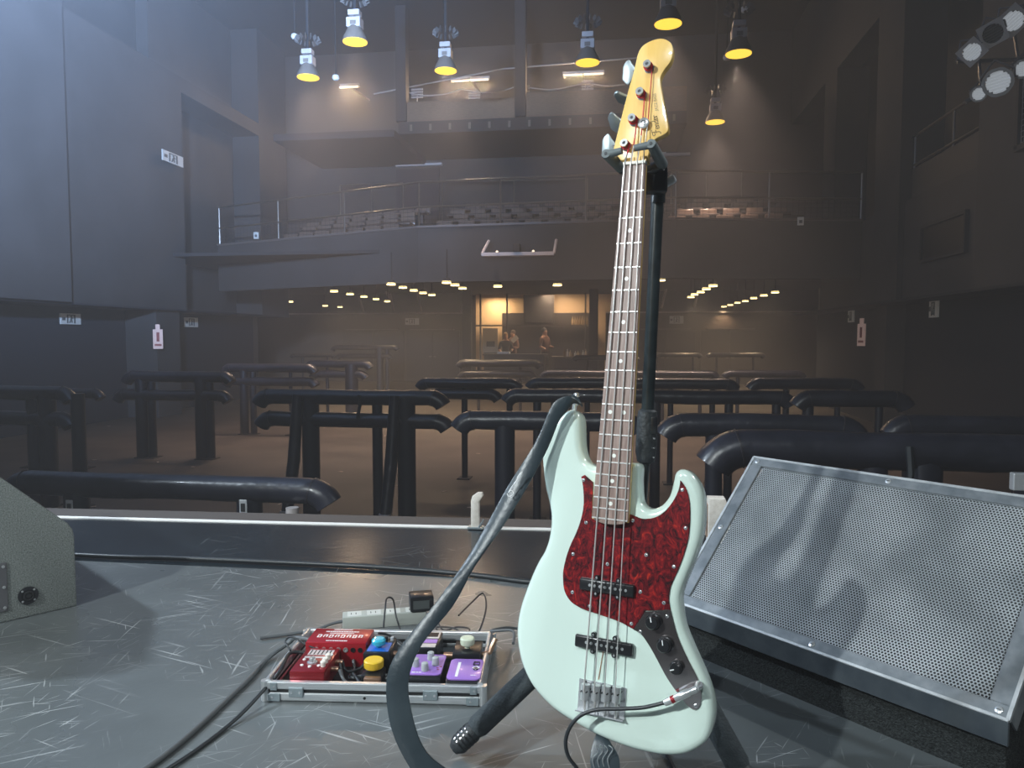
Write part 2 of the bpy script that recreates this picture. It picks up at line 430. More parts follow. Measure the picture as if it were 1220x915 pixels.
# --- rear wall of the floor level: two partitions with a bar between them
def partition(x0, x1, label):
    o = boxes('wall_back', 'wallbrown', [(x0, x1, 30, 30.3, FZ, 1.70)], label)
    boxes('ledge', 'lampbody', [(x0, x1, 29.9, 30.35, 1.70, 1.75)], parent=o)
    return o
partL = partition(-15, -6.0, 'brown partition wall with double doors beside the bar')
partR = partition(-.45, 7.6, 'brown partition wall on the other side of the bar')
boxes('wall_back', 'beam', [(-15, 8, 33.2, 33.4, FZ, 2.62), (-15, -6.2, 31.3, 31.4, FZ, 2.62), (-.2, 8, 31.3, 31.4, FZ, 2.62)], 'black wall far behind the partitions')
n_door = 0
for (xa, xb) in ((-11.2, -8.6), (-8.5, -6.3), (.7, 3.0), (3.2, 5.4)):
    n_door += 1
    mid = (xa + xb) / 2
    r = bpy.data.objects.new('door_%d' % n_door, None); col.objects.link(r); r.location = (mid, 29.97, FZ); struct(r, 'plain dark brown double door in the partition')
    for s in (0, 1):
        x0, x1 = (xa, mid - .01) if s == 0 else (mid + .01, xb)
        MB().box(x0, x1, 29.93, 29.99, FZ, 1.02, .01).build('door_leaf', 'door', r, 0, world=True)
    for s in (-.1, .1): MB().box(mid + s - .05, mid + s + .05, 29.86, 29.93, -.05, 0.0, .005).build('door_handle', 'rail', r, 0, world=True)
    MB().box(xa + .2, xb - .2, 29.7, 29.99, 1.06, 1.09).build('door_closer', 'rail', r, 0, world=True)
# door at the back of the balcony
r = bpy.data.objects.new('door_5', None); col.objects.link(r); r.location = (-5.6, 22.95, 2.76); struct(r, 'dark double door at the back of the balcony')
pa, pb = at_y(472, 198, 22.9), at_y(523, 198, 22.9)
MB().box(pa.x, pb.x, 22.9, 22.98, 2.76, pa.z - .08).build('door_leaf', 'wallnavy', r, 0, world=True)
MB().box(pa.x, pb.x + .1, 22.82, 22.98, pa.z - .02, pa.z + .05).build('door_canopy', 'lampbody', r, 0, world=True)
r = bpy.data.objects.new('door_6', None); col.objects.link(r); r.location = (.5, 22.95, 2.76); struct(r, 'dark double door behind the neck rest at the balcony back')
pa, pb = at_y(770, 186, 22.9), at_y(822, 186, 22.9)
MB().box(pa.x, pb.x, 22.9, 22.98, 2.76, pa.z - .08).build('door_leaf', 'wallnavy', r, 0, world=True)
MB().box(pa.x - .1, pb.x, 22.82, 22.98, pa.z - .02, pa.z + .05).build('door_canopy', 'lampbody', r, 0, world=True)

# --- balcony railing
rail = thing('balcony_railing', 'steel balcony railing with two bars and mesh panels on the balcony front', 'railing', (-2.6, 16, 3.14))
def rail_pts(z): return [V((p.x, p.y + .1, z)) for p in BP]
MB().tube(rail_pts(4.09), .022, 8).build('top_rail', 'rail', rail, world=True)
MB().tube(rail_pts(3.56), .022, 8).build('middle_rail', 'rail', rail, world=True)
for a, c in zip(BP, BP[1:]):
    L = (c - a).length; k = max(2, round(L / 2.0))
    for i in range(k + (1 if c == BP[-1] else 0)):
        p = a.lerp(c, i / k)
        MB().tube([(p.x, p.y + .1, 3.14), (p.x, p.y + .1, 4.09)], .02, 6).build('post', 'rail', rail, world=True)
    b = MB()
    for i in range(int(L / .12)):
        p = a.lerp(c, (i + .5) / int(L / .12)); b.tube([(p.x, p.y + .1, 3.14), (p.x, p.y + .1, 3.55)], .004, 3, False)
    for j in range(4):
        z = 3.2 + j * .09; b.tube([(a.x, a.y + .1, z), (c.x, c.y + .1, z)], .004, 3, False)
    tag(b.build('mesh_panel', 'meshp', rail, 0, world=True), kind='stuff')
r = thing('aisle_railing', 'steel handrail along the rear aisle of the balcony', 'railing', (-2.6, 22.0, 2.76))
for (xa, xb, yy) in ((405, 480, 219), (527, 700, 214), (800, 884, 204)):
    pa, pb = at_y(xa, yy + 2, 22.0), at_y(xb, yy - 1, 22.0)
    MB().tube([pa, pb], .025, 8).build('top_rail', 'rail', r, world=True)
    for q in (pa, pa.lerp(pb, .5), pb): MB().tube([(q.x, q.y, 2.76), q], .018, 6).build('post', 'rail', r, world=True)
# side gallery railing on the right
r = thing('gallery_railing', 'thin dark railing of the side gallery opening', 'railing', (4.9, 12.4, 3.1))
for z, nm in ((4.17, 'top_rail'), (3.68, 'middle_rail')): MB().tube([(5.0, 10.9, z), (5.0, 14.0, z)], .025, 8).build(nm, 'rail', r, world=True)
for y in (11.0, 12.4, 13.9): MB().tube([(5.0, y, 3.1), (5.0, y, 4.17)], .02, 6).build('post', 'rail', r, world=True)
MB().box(4.98, 5.0, 10.95, 13.95, 3.12, 3.62).build('mesh_panel', 'meshp', r, 0, world=True)

# --- control booth high on the rear wall
bo = thing('control_booth', 'high wood-fronted booth with columns above the balcony doors', 'booth', (-2.3, 20, 6.1))
MB().box(-5.85, 1.7, 20, 22.99, 6.18, 6.5).build('slab', 'beam', bo, 0, world=True)
for x0, x1, hh in ((-5.85, -2.7, 7.02), (-2.4, 1.7, 7.12)):
    MB().box(x0, x1, 20.0, 20.12, 6.5, hh).build('front_panel', 'woodpanel', bo, 0, world=True)
for px_ in (478, 620): 
    x = at_y(px_, 100, 19.95).x; MB().box(x - .14, x + .14, 19.9, 20.2, 6.5, 9.495).build('column', 'beam', bo, 0, world=True)
for k in range(14):
    x = -5.5 + k * .53; MB().box(x - .03, x + .03, 19.98, 20.02, 6.26, 6.42).build('bracket', 'rail', bo, 0, world=True)
MB().box(-9.2, -5.85, 19.6, 22.99, 6.02, 6.2).build('side_slab', 'beam', bo, 0, world=True)
MB().tube([at_y(445, 112, 20.5), at_y(600, 82, 20.5), at_y(770, 68, 20.5)], .02, 6).build('pipe', 'wire', bo, world=True)
for i, pts in enumerate(([(485, 110), (505, 114), (530, 112), (549, 106)], [(549, 106), (575, 110), (595, 109), (612, 104)], [(628, 104), (655, 107), (680, 103), (699, 98)], [(699, 98), (720, 102), (745, 101)])):
    MB().tube(spline([at_y(x, y, 20.4) for x, y in pts], 5), .018, 5).build('cable_swag', 'wire', bo, world=True)
for (x, y) in ((497, 112), (565, 116), (624, 108), (700, 102)):
    p = at_y(x, y, 20.6)
    r = thing('music_stand', 'small slatted music stand on the high booth', 'stand', (p.x, p.y, 6.5), group='music stands on the booth')
    for k in range(4): MB().box(p.x - .16, p.x + .16, p.y - .02, p.y, p.z - .11 + k * .07, p.z - .07 + k * .07).build('slat', 'wire', r, 0, world=True)
    MB().tube([(p.x, p.y, 6.5), (p.x, p.y, p.z)], .015, 6).build('pole', 'wire', r, world=True)
for (x, y, wd) in ((560, 94, 46), (695, 87, 48), (416, 102, 24)):
    p = at_y(x, y, 21.2); hw = wd / 900 * 21.2 / 2
    r = thing('tube_light', {560: 'long pale fluorescent fitting over the left half of the booth', 695: 'long pale fluorescent fitting over the booth by the headstock', 416: 'short pale fluorescent fitting beside the booth column'}[x], 'light', (p.x, p.y, p.z - .1), group='tube lights on the rear wall')
    MB().box(p.x - hw, p.x + hw, p.y, p.y + .1, p.z - .02, p.z + .06).build('housing', 'lampbody', r, 0, world=True)
    for s in (-1, 1): MB().tube([(p.x + s * hw * .03, p.y - .03, p.z - .05), (p.x + s * hw * .97, p.y - .03, p.z - .05)], .03, 8).build('tube', 'warmdim', r, world=True)
    MB().tube([(p.x, p.y + .06, p.z), (p.x, 22.99, p.z + .15)], .02, 6).build('bracket', 'lampbody', r, world=True)
    d = bpy.data.lights.new('tube_glow', 'AREA'); d.shape = 'RECTANGLE'; d.size = hw * 2; d.size_y = .1; d.energy = 190; d.color = (1, .68, .42)
    lo = bpy.data.objects.new('tube_glow', d); col.objects.link(lo); lo.parent = r; lo.location = (0, -.08, -.02); lo.rotation_euler = (R(-25), 0, 0)

# --- balcony seats
def make_seat():
    t = thing('theatre_chair', 'dark folding chair in the balcony rows', 'chair', (0, 0, 0), group='seats in the balcony rows')
    MB().box(-.19, .19, -.42, -.02, .30, .37, .02).build('seat', 'seat', t, 30)
    MB().box(-.19, .19, -.02, .05, .36, .56, .025, T=TR(0, 0, 0) @ RX(R(-8))).build('backrest', 'seatback', t, 30)
    MB().box(-.03, .03, -.1, 0, 0, .32).build('pedestal', 'seat', t, 0)
    return t
seat0 = None
for k in range(4):
    for (xa, nc) in ((-8.5, 7), (-4.0, 8), (1.3, 5)):
        for i in range(nc):
            x = xa + i * .52 + (k % 2) * .24; y = 17.3 + .75 * k; z = 2.762 + .14 + .26 * k
            if x < -4.6: y += (-4.6 - x) * .42
            T = TR(x, y, z)
            if seat0 is None: seat0 = make_seat(); seat0.matrix_basis = T
            else: dup(seat0, None, T)
for k in range(0, 4):   # stepped risers that carry the upper rows
    y = 17.3 + .75 * k
    b = MB(); b.prism([(-9.3, y - .48 + 1.9), (-4.5, y - .48), (4.4, y - .48), (4.4, y + .265), (-4.5, y + .265), (-9.3, y + .265 + 1.9)], 2.762, 2.762 + .14 + .26 * k - .002)
    struct(b.build('floor', 'beam', smooth=0, world=True), ['first', 'second', 'third', 'fourth'][k] + ' dark seating step of the balcony')

# --- signs
def exit_sign(px, py, where, wpx, hpx, label, face='back'):
    p = where(px, py); s = p.y / 900
    wd, hh = wpx * s / 2, hpx * s / 2
    if face == 'back': T = TR(p.x, p.y - .03, p.z)
    else:
        wd = wpx; T = TR(p.x, p.y, p.z) @ RZ(R(90 if face == 'left' else -90)) @ TR(0, -.03, 0)
    t = thing('exit_sign', label, 'sign', mtx=T @ TR(0, 0, -hh), group='exit signs')
    MB().box(-wd, wd, 0, .03, 0, 2 * hh).build('plate', 'signwhite', t, 0)
    def pc(x0, x1, z0, z1, nm='pictogram', m='signdark', sh=0):
        b = MB(); b.prism([(wd * x0, hh * (1 + z0)), (wd * x1, hh * (1 + z0)), (wd * x1 + sh * wd, hh * (1 + z1)), (wd * x0 + sh * wd, hh * (1 + z1))], 0, .006, T=TR(0, -.002, 0) @ RX(R(90))); b.build(nm, m, t, 0)
    pc(-.42, -.30, -.8, .8); pc(.28, .42, -.8, .8); pc(-.30, .28, .62, .8)        # door frame
    pc(-.06, .10, .30, .55); pc(-.12, .04, -.2, .28, sh=.12); pc(-.22, -.10, -.75, -.2, sh=.12); pc(.04, .16, -.7, -.15, sh=-.06); pc(.05, .22, .0, .12)   # running figure
    pc(-.88, -.58, -.28, .28, 'arrow')
    return t
exit_sign(205, 189, lambda x, y: at_x(x, y, -10.1), .40, 13, 'lit white exit sign high on the side wall bay', 'left')
exit_sign(496, 186, lambda x, y: at_y(x, y, 22.97), 20, 11, 'lit white exit sign above the rear balcony door')
exit_sign(783, 180, lambda x, y: at_y(x, y, 22.97), 20, 11, 'lit white exit sign behind the headstock rest')
exit_sign(83, 380, lambda x, y: at_x(x, y, -10.85), .28, 14, 'dim white exit sign on the dark recessed wall near the grey wedge', 'left')
exit_sign(227, 384, lambda x, y: at_x(x, y, -10.85), .30, 12, 'dim grey exit sign beside the pink extinguisher sign', 'left')
exit_sign(491, 383, lambda x, y: at_y(x, y, 29.99), 17, 8, 'dim exit sign on the brown partition left of the bar')
exit_sign(806, 381, lambda x, y: at_y(x, y, 29.99), 16, 9, 'dim exit sign on the brown partition right of the stand pole')
exit_sign(1114, 368, lambda x, y: at_x(x, y, 5.3), .17, 19, 'brighter white exit sign above the monitor wedge side door', 'right')
exit_sign(1015, 377, lambda x, y: at_x(x, y, 5.3), .2, 13, 'dim grey exit sign near the narrow extinguisher sign', 'right')
def ext_sign(px, py, where, half, label, a):
    p = where(px, py); s = p.y / 900; hh = 25 * s / 2
    t = thing('extinguisher_sign', label, 'sign', mtx=TR(p.x, p.y, p.z) @ RZ(R(a)) @ TR(0, -.03, -hh * 1.0), group='fire extinguisher signs')
    MB().box(-half, half, 0, .03, 0, 2 * hh).build('plate', 'signpink', t, 0)
    MB().box(-half * .45, half * .45, 0, .03, 2 * hh, 2.5 * hh).build('arrow_tab', 'signpink', t, 0)
    MB().box(-half * .3, half * .3, -.004, .0, .75 * hh, 1.7 * hh).build('pictogram', 'signred', t, 0)
    MB().box(-half * .7, half * .7, -.004, .0, .3 * hh, .5 * hh).build('lettering', 'signred', t, 0)
ext_sign(188, 404, lambda x, y: at_x(x, y, -10.1), .10, 'pink and white extinguisher sign on the left wall pier', 40)
ext_sign(1027, 399, lambda x, y: at_x(x, y, 5.1), .10, 'narrow pink and white extinguisher sign on the right wall pier', -62)
for (x0, x1, y0, y1) in ((-10.9, -10.15, 15.6, 16.5), (5.05, 5.4, 15.2, 15.8)):
    boxes('wall_left' if x0 < 0 else 'wall_right', 'wall', [(x0, x1, y0, y1, FZ, 1.36)], 'dark pier carrying the extinguisher sign on the %s' % ('strap side' if x0 < 0 else 'monitor side'))
p = at_y(446, 239 + 5, 17.3)

# small pink lamp post on the balcony and little seat-row plates
for (px, py, lab) in ((305, 281, 'small white row plate on the left balcony ledge'), (954, 264, 'small white row plate on the right balcony ledge')):
    p = at_y(px, py, 17.4 if px < 500 else 15.95)
    t = thing('row_plate', lab, 'sign', (p.x, p.y, p.z - .07))
    MB().box(-.06, .06, 0, .03, 0, .16).build('plate', 'signwhite', t, 0)
    MB().box(-.03, .03, -.004, 0, .04, .10).build('lettering', 'signdark', t, 0)

# --- lighting pipe hanging at the balcony front
r = thing('lighting_bar', 'short brown lighting bar hung on the balcony front', 'lighting bar', (-2.1, 15.5, 2.4))
pa, pb = at_y(574, 303, 15.4), at_y(660, 302, 15.4)
MB().box(pa.x, pb.x, 15.35, 15.5, pa.z - .04, pa.z + .03).build('bar', 'lampbody', r, 0, world=True)
for q, dx in ((pa, .12), (pb, .03)): MB().tube([q, (q.x + dx, 15.58, q.z + .3)], .03, 6).build('arm', 'lampbody', r, world=True)
MB().box(pa.x + .65, pa.x + .8, 15.3, 15.5, pa.z + .03, pa.z + .2, .02).build('clamp', 'beam', r, 0, world=True)
for f in (.22, .72): 
    q = pa.lerp(pb, f); MB().lathe([(0, 0), (.025, 0), (.025, .03), (0, .04)], 8, T=TR(q.x, 15.34, q.z + .03)).build('led', 'warmdim', r, world=True)

# --- ceiling lamps: amber cans
def can(px, py, Y, label):
    p = at_y(px, py, Y)
    t = thing('ceiling_lamp', label, 'lamp', (p.x, p.y, p.z - .12), group='amber ceiling lamps')
    MB().lathe([(.09, .30), (.12, .26), (.20, .10), (.215, .04), (.20, .04), (.10, .2)], 20).build('shade', 'lampdark', t)
    MB().lathe([(0, .03), (.205, .03), (.205, .055), (0, .055)], 20).build('lens', 'amber', t)
    MB().box(-.12, .12, -.10, .10, .26, .42, .01).build('ballast_box', 'lampbody', t, 0)
    MB().box(-.05, .05, -.105, -.10, .29, .36).build('rating_label', 'lampdark', t, 0)
    MB().box(-.10, .10, -.08, .08, .46, .55, .01).build('top_box', 'lampbody', t, 0)
    MB().tube([(0, 0, .42), (0, 0, 9.5 - p.z)], .03, 6).build('stem', 'beam', t)
    for k in range(14):
        a = 2 * PI * k / 14
        MB().box(.19, .27, -.006, .006, -.04, .05, T=TR(0, 0, .62) @ RZ(a) @ RY(R(-28))).build('fin', 'fin', t, 0)
    d = bpy.data.lights.new('can_light', 'SPOT'); d.energy = 1000; d.color = (1, .72, .56); d.spot_size = R(84); d.spot_blend = .9; d.shadow_soft_size = .15
    lo = bpy.data.objects.new('can_light', d); col.objects.link(lo); lo.parent = t; lo.location = (0, 0, .0)
    return t
for i, (px, py, Y) in enumerate(((423, 44, 12.6), (367, 87, 14.0), (531, 79, 14.2), (700, 69, 13.6), (796, 22, 12.0), (880, 58, 12.9), (852, 141, 17.5))):
    can(px, py, Y, 'amber glowing can lamp hanging from the dark ceiling')
for (px, py) in ((351, 44), (400, 93), (37, 42), (887, 12), (866, 69)):
    p = at_y(px, py, 15)
    t = thing('smoke_detector', 'tiny white domed sensor hanging below the ceiling', 'sensor', (p.x, p.y, p.z), group='ceiling sensors')
    MB().lathe([(0, -.05), (.05, -.04), (.075, 0), (.06, .05), (0, .05)], 12).build('dome', 'white', t)
    MB().tube([(0, 0, .05), (0, 0, 9.5 - p.z)], .012, 5).build('stem', 'beam', t)

# --- small warm downlights under the balcony
dl = [(320.6, 355.5), (345.6, 359), (398, 346.5), (387.5, 364), (417, 350), (405, 365.5), (433.6, 353), (448, 356), (461.6, 358.7), (466, 338), (480, 342), (493, 345.5), (504, 348.5), (514.5, 351), (532, 336), (542, 339), (551, 343),
      (787, 333), (849.5, 340), (841.6, 343.7), (834.8, 347.5), (827.5, 350.4), (823, 353.5), (923.5, 347.8), (910, 351.5), (898, 354.8), (888, 358.4), (878.6, 360.4), (870, 363), (862.5, 365), (593, 340.5), (664, 339)]
dl0 = None
for i, (x, y) in enumerate(dl):
    p = at_z(x, y, 1.93)
    T = TR(p.x, p.y, p.z - .03)
    if dl0 is None:
        dl0 = thing('downlight', 'small warm downlight on a stem under the balcony', 'downlight', mtx=T, group='downlights under the balcony')
        MB().lathe([(0, 0), (.098, 0), (.098, .045), (0, .045)], 12).build('lens', 'warm', dl0)
        MB().lathe([(.099, .02), (.105, .02), (.07, .11), (0, .11)], 12).build('housing', 'beam', dl0)
        MB().tube([(0, 0, .1), (0, 0, .72)], .012, 5).build('stem', 'beam', dl0)
        t = dl0
    else: t = dup(dl0, None, T)
    if i % 2 == 0:
        d = bpy.data.lights.new('downlight_light', 'SPOT'); d.energy = 65; d.color = (1, .72, .44); d.spot_size = R(120); d.spot_blend = .7; d.shadow_soft_size = .08
        lo = bpy.data.objects.new('downlight_light', d); col.objects.link(lo); lo.parent = t; lo.location = (0, 0, -.03)
# raking struts above the partition ledges
for i, (x0, y0, x1, y1) in enumerate(((427, 352, 433, 371), (459, 343, 464, 358), (465, 350, 469, 371), (497, 346, 502, 371), (795, 338, 788, 367), (831, 349, 827, 366), (552, 340, 556, 372), (558, 345, 549, 372))):
    a, c = at_y(x0, y0, 29.8), at_y(x1, y1, 30.1); c.z = max(c.z, 1.73)
    tag(MB().tube([a, c], .05, 6).build('ceiling_strut', 'lampbody', world=True), 'pale slanting strut above the rear partition ledge', 'strut', 'struts above the partitions')

# ------------------------------------------------------------------ bar at the back
bar = thing('bar_counter', 'long dark bar counter in the lit opening', 'counter', (-3, 30.6, FZ))
MB().box(-5.3, -2.9, 30.3, 30.9, FZ, .02).build('body', 'bardark', bar, 0, world=True)
MB().box(-5.4, -2.8, 30.2, 31.0, .02, .08).build('top', 'bardark', bar, 0, world=True)
MB().box(-2.5, -.5, 30.3, 30.9, FZ, -.08).build('body', 'bardark', bar, 0, world=True)
MB().box(-2.6, -.5, 30.2, 31.0, -.08, -.02).build('top', 'wallbrown', bar, 0, world=True)
bw = boxes('wall_back', 'barwall', [(-6.2, -.2, 33.0, 33.15, FZ, 2.62)], 'cream lit wall behind the bar')
bp = thing('back_bar_panel', 'dark panelling across the back of the bar', 'panel', (-2.9, 32.9, FZ))
pa, pb = at_y(598, 373, 32.8), at_y(704, 373, 32.8)
MB().box(pa.x, pb.x, 32.85, 32.98, FZ, pa.z).build('panel', 'bardark', bp, 0, world=True)
sh = at_y(565, 388, 32.4)
MB().box(sh.x, at_y(602, 388, 32.4).x, 32.2, 32.7, sh.z - .03, sh.z + .03).build('shelf', 'wallbrown', bp, 0, world=True)
MB().box(at_y(603, 388, 32.4).x, at_y(700, 388, 32.4).x, 32.2, 32.7, sh.z - .03, sh.z + .03).build('shelf', 'bardark', bp, 0, world=True)
pa, pb = at_y(625, 353, 32.2), at_y(658, 385, 32.2)
t = thing('bar_screen', 'large dark screen hung above the bar', 'screen', ((pa.x + pb.x) / 2, 32.2, pb.z))
MB().box(pa.x, pb.x, 32.2, 32.3, pb.z, pa.z, .02).build('panel', 'barscreen', t, 0, world=True)
MB().box(pa.x - .06, pb.x + .06, 32.3, 32.35, pb.z - .06, pa.z + .06).build('frame', 'bardark', t, 0, world=True)
MB().tube([((pa.x + pb.x) / 2, 32.33, pa.z), ((pa.x + pb.x) / 2, 32.33, 2.62)], .03, 6).build('mount', 'beam', t, world=True)
pa, pb = at_y(575, 391, 32.1), at_y(593, 420, 32.1)
t = thing('menu_board', 'pale menu board with a dark picture beside the bar', 'board', ((pa.x + pb.x) / 2, 32.1, FZ))
MB().box(pa.x, pb.x, 32.1, 32.16, pb.z, pa.z).build('board', 'menu', t, 0, world=True)
MB().box(pa.x + .17, pa.x + .53, 32.085, 32.1, pb.z + .25, pb.z + .48).build('picture', 'bardark', t, 0, world=True)
MB().box(pa.x + .05, pb.x - .05, 32.11, 32.15, FZ, pb.z).build('stand', 'bardark', t, 0, world=True)
for nm, xx in (('bar_column', 556), ('bar_column', 707)):
    x = at_y(xx, 400, 29.6).x
    tag(MB().box(x - .17, x + .17, 29.6, 29.95, FZ, 2.62, .01).build(nm, 'beam', None, 0, world=True), 'dark square column at the edge of the bar opening', 'column', 'columns beside the bar')
for xx in (571, 603, 697):
    x = at_y(xx, 400, 31.6).x
    tag(MB().tube([(x, 31.9, FZ), (x, 31.9, 2.62)], .04, 6).build('slim_pole', 'beam', world=True), 'thin dark pole inside the bar', 'pole', 'poles in the bar')
random.seed(3)
for i in range(9):
    q = at_y(673 + i * 3.1, 421, 30.6); hgt = random.choice([.22, .3, .26, .18])
    tag(MB().lathe([(0, 0), (.045, 0), (.045, hgt * .6), (.016, hgt * .78), (.016, hgt), (0, hgt)], 8, T=TR(q.x, 30.5 + (i % 3) * .12, -.02)).build('bottle', ['glassb', 'white', 'menu'][i % 3], world=True), 'small bottle or cup standing on the bar top', 'bottle', 'bottles on the bar')
for i in range(7):
    q = at_y(682 + i * 2.9, 400, 32.4)
    tag(MB().lathe([(0, 0), (.05, 0), (.05, .2), (.018, .27), (.018, .36), (0, .36)], 8, T=TR(q.x, 32.35, sh.z + .03)).build('shelf_bottle', 'glassb', world=True), 'dark spirit bottle on the back shelf of the bar', 'bottle', 'bottles on the shelf')
q = at_y(600, 419, 30.5)
tag(MB().box(q.x - .25, q.x + .25, 30.4, 30.7, .08, .17, .01).build('paper_stack', 'white', None, 0, world=True), 'white tray lying on the bar counter', 'tray')
lamp('bar_wall_light', 'AREA', (-5.2, 32.3, 2.3), (-5.2, 32.8, 0.6), 60, (1, .70, .42), .8)
lamp('bar_room_light', 'AREA', (-2.6, 31.6, 2.5), (-2.6, 31.9, 0.0), 130, (1, .70, .44), 1.2)

def person(px, py_head, Y, face, shirt, hair, label, arm):
    top = at_y(px, py_head, Y); H = top.z - FZ
    t = thing('person', label, 'person', (top.x, Y, FZ), face)
    k = H / 1.72
    vs = [(0, 0, .95), (0, 0, 1.15), (0, 0, 1.38), (0, 0, 1.48), (0, -.01, 1.58), (0, -.01, 1.68),
          (.17, 0, 1.38), (.25, -.02, 1.12), arm, (-.17, 0, 1.38), (-.25, 0, 1.12), (-.20, -.2, 1.02),
          (.09, 0, .9), (.1, -.02, .5), (.1, .02, .06), (.1, -.12, .03), (-.09, 0, .9), (-.1, -.02, .5), (-.1, .02, .06), (-.1, -.12, .03)]
    rr = [.14, .13, .15, .06, .085, .07, .07, .05, .035, .07, .05, .035, .085, .06, .045, .04, .085, .06, .045, .04]
    es = [(0, 1), (1, 2), (2, 3), (3, 4), (4, 5), (2, 6), (6, 7), (7, 8), (2, 9), (9, 10), (10, 11), (0, 12), (12, 13), (13, 14), (14, 15), (0, 16), (16, 17), (17, 18), (18, 19)]
    me = bpy.data.meshes.new('p'); me.from_pydata([(x * k, y * k, z * k) for x, y, z in vs], es, [])
    o = bpy.data.objects.new('p', me); col.objects.link(o)
    md = o.modifiers.new('s', 'SKIN'); sk = me.skin_vertices[0].data
    for i, r in enumerate(rr): sk[i].radius = (r * k, r * k * (.75 if i < 3 else 1))
    sk[0].use_root = True
    o.modifiers.new('d', 'SUBSURF').levels = 2; o.modifiers['d'].render_levels = 2
    bm2 = bpy.data.meshes.new_from_object(o.evaluated_get(bpy.context.evaluated_depsgraph_get()))
    bpy.data.objects.remove(o)
    bm2.materials.clear(); bm2.materials.append(M['skin']); bm2.materials.append(M[shirt]); bm2.materials.append(M['shirtb'])
    for f in bm2.polygons:
        f.use_smooth = True; z = f.center.z / k
        f.material_index = 0 if z > 1.45 or (abs(f.center.x / k) > .2 and z < 1.14 and z > .95) else (1 if z > .95 else 2)
    link('body', bm2, None, t)
    hm = MB().lathe([(0, .13), (.06, .115), (.10, .06), (.108, 0), (.10, -.05), (.085, -.06), (.07, -.01)], 14, T=TR(0, .02 * k, 1.645 * k) @ RX(R(-18)))
    hm.build('hair', hair, t)
    return t
person(602.5, 397, 31.4, R(20), 'shirtb', 'hairb', 'fair haired person in black at the bar', (.12, -.22, 1.05))
person(611, 394, 32.0, R(-30), 'shirtr', 'hair', 'person in brown holding a pale sheet at the bar', (.05, -.28, 1.15))
person(649, 391, 31.3, R(60), 'shirtr', 'shirtb', 'person in a dark cap and brown top under the bar screen', (.15, -.25, 1.1))
q = at_y(613, 404, 31.72)
tag(MB().box(-.16, .16, 0, .01, -.1, .1, T=TR(q.x, q.y, q.z) @ RY(R(-40))).build('paper_sheet', 'white', None, 0, world=True), 'pale sheet held up by the person in brown', 'paper')

# --- right hand side: lamp cluster, vent grille, small windows
def par(px, py, Y, half, rot, square, label, lit):
    p = at_y(px, py, Y)
    T = TR(*p) @ RZ(R(-26)) @ RX(R(106)) @ RZ(R(rot))
    t = thing('par_can', label, 'stage lamp', mtx=T)
    MB().lathe([(half * .80, .02), (half * .86, 0), (half * .86, -.05), (half * .7, -.22), (half * .4, -.30), (0, -.30)], 18).build('barrel', 'parsteel', t)
    n = 4 if square else 8
    b = MB(); ring_o = [((half * (1.42 if square else 1.08)) * math.cos(2 * PI * (k + .5) / n), (half * (1.42 if square else 1.08)) * math.sin(2 * PI * (k + .5) / n)) for k in range(n)]
    m2 = 24; inn = [(half * .8 * math.cos(2 * PI * k / m2), half * .8 * math.sin(2 * PI * k / m2)) for k in range(m2)]
    def on_poly(a):
        best = None
        for k in range(n):
            p0, p1 = V(ring_o[k]), V(ring_o[(k + 1) % n]); d = V((math.cos(a), math.sin(a))); e = p1 - p0
            den = d.x * e.y - d.y * e.x
            if abs(den) < 1e-9: continue
            tt = (p0.x * e.y - p0.y * e.x) / den; uu = (p0.x * d.y - p0.y * d.x) / den
            if tt > 0 and -1e-6 <= uu <= 1 + 1e-6: best = tt if best is None else min(best, tt)
        return (best * math.cos(a), best * math.sin(a))
    out = [on_poly(2 * PI * k / m2) for k in range(m2)]
    for z0, z1 in ((.02, .03),):
        A = [b.bm.verts.new((*q, z1)) for q in inn]; B = [b.bm.verts.new((*q, z1)) for q in out]; C = [b.bm.verts.new((*q, z0)) for q in out]; D = [b.bm.verts.new((*q, z0)) for q in inn]
        for k in range(m2):
            j = (k + 1) % m2
            b.bm.faces.new((A[k], B[k], B[j], A[j])); b.bm.faces.new((B[k], C[k], C[j], B[j])); b.bm.faces.new((C[k], D[k], D[j], C[j])); b.bm.faces.new((D[k], A[k], A[j], D[j]))
    b.build('front_frame', 'parsteel' if not square else 'lampbody', t, 0)
    b = MB()
    for k in range(7):
        y0 = half * (-.66 + k * .22) - half * .1; hw = math.sqrt(max(1e-5, (half * .78) ** 2 - (y0 + half * .1) ** 2))
        b.tube([(-hw, y0 + half * .1, -.03), (hw, y0 + half * .1, -.03)], half * .11, 6, flat=.5)
    b.build('lens', 'parlens' if lit else 'barscreen', t)  # bright lenses take the glow that imitates reflected stage light
    MB().tube([(-half, 0, -.1), (-half * 1.1, half * .6, -.14), (0, half * 1.6, -.16), (half * 1.1, half * .6, -.14), (half, 0, -.1)], .012, 6).build('yoke', 'parsteel', t)
    return t
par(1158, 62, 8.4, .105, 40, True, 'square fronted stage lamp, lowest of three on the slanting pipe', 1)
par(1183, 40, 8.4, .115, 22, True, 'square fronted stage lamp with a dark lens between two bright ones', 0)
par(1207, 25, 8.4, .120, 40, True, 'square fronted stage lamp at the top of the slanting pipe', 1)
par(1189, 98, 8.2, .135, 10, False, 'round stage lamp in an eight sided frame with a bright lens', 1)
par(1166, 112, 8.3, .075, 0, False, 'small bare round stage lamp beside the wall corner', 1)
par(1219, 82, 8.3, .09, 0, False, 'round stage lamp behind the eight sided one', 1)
r = thing('lamp_pipe', 'slanting dark pipe carrying the stage lamps', 'pipe', at_y(1158, 62, 8.6))
MB().tube([at_y(1140, 74, 8.75), at_y(1225, 2, 8.75)], .024, 8).build('pipe', 'parsteel', r, world=True)
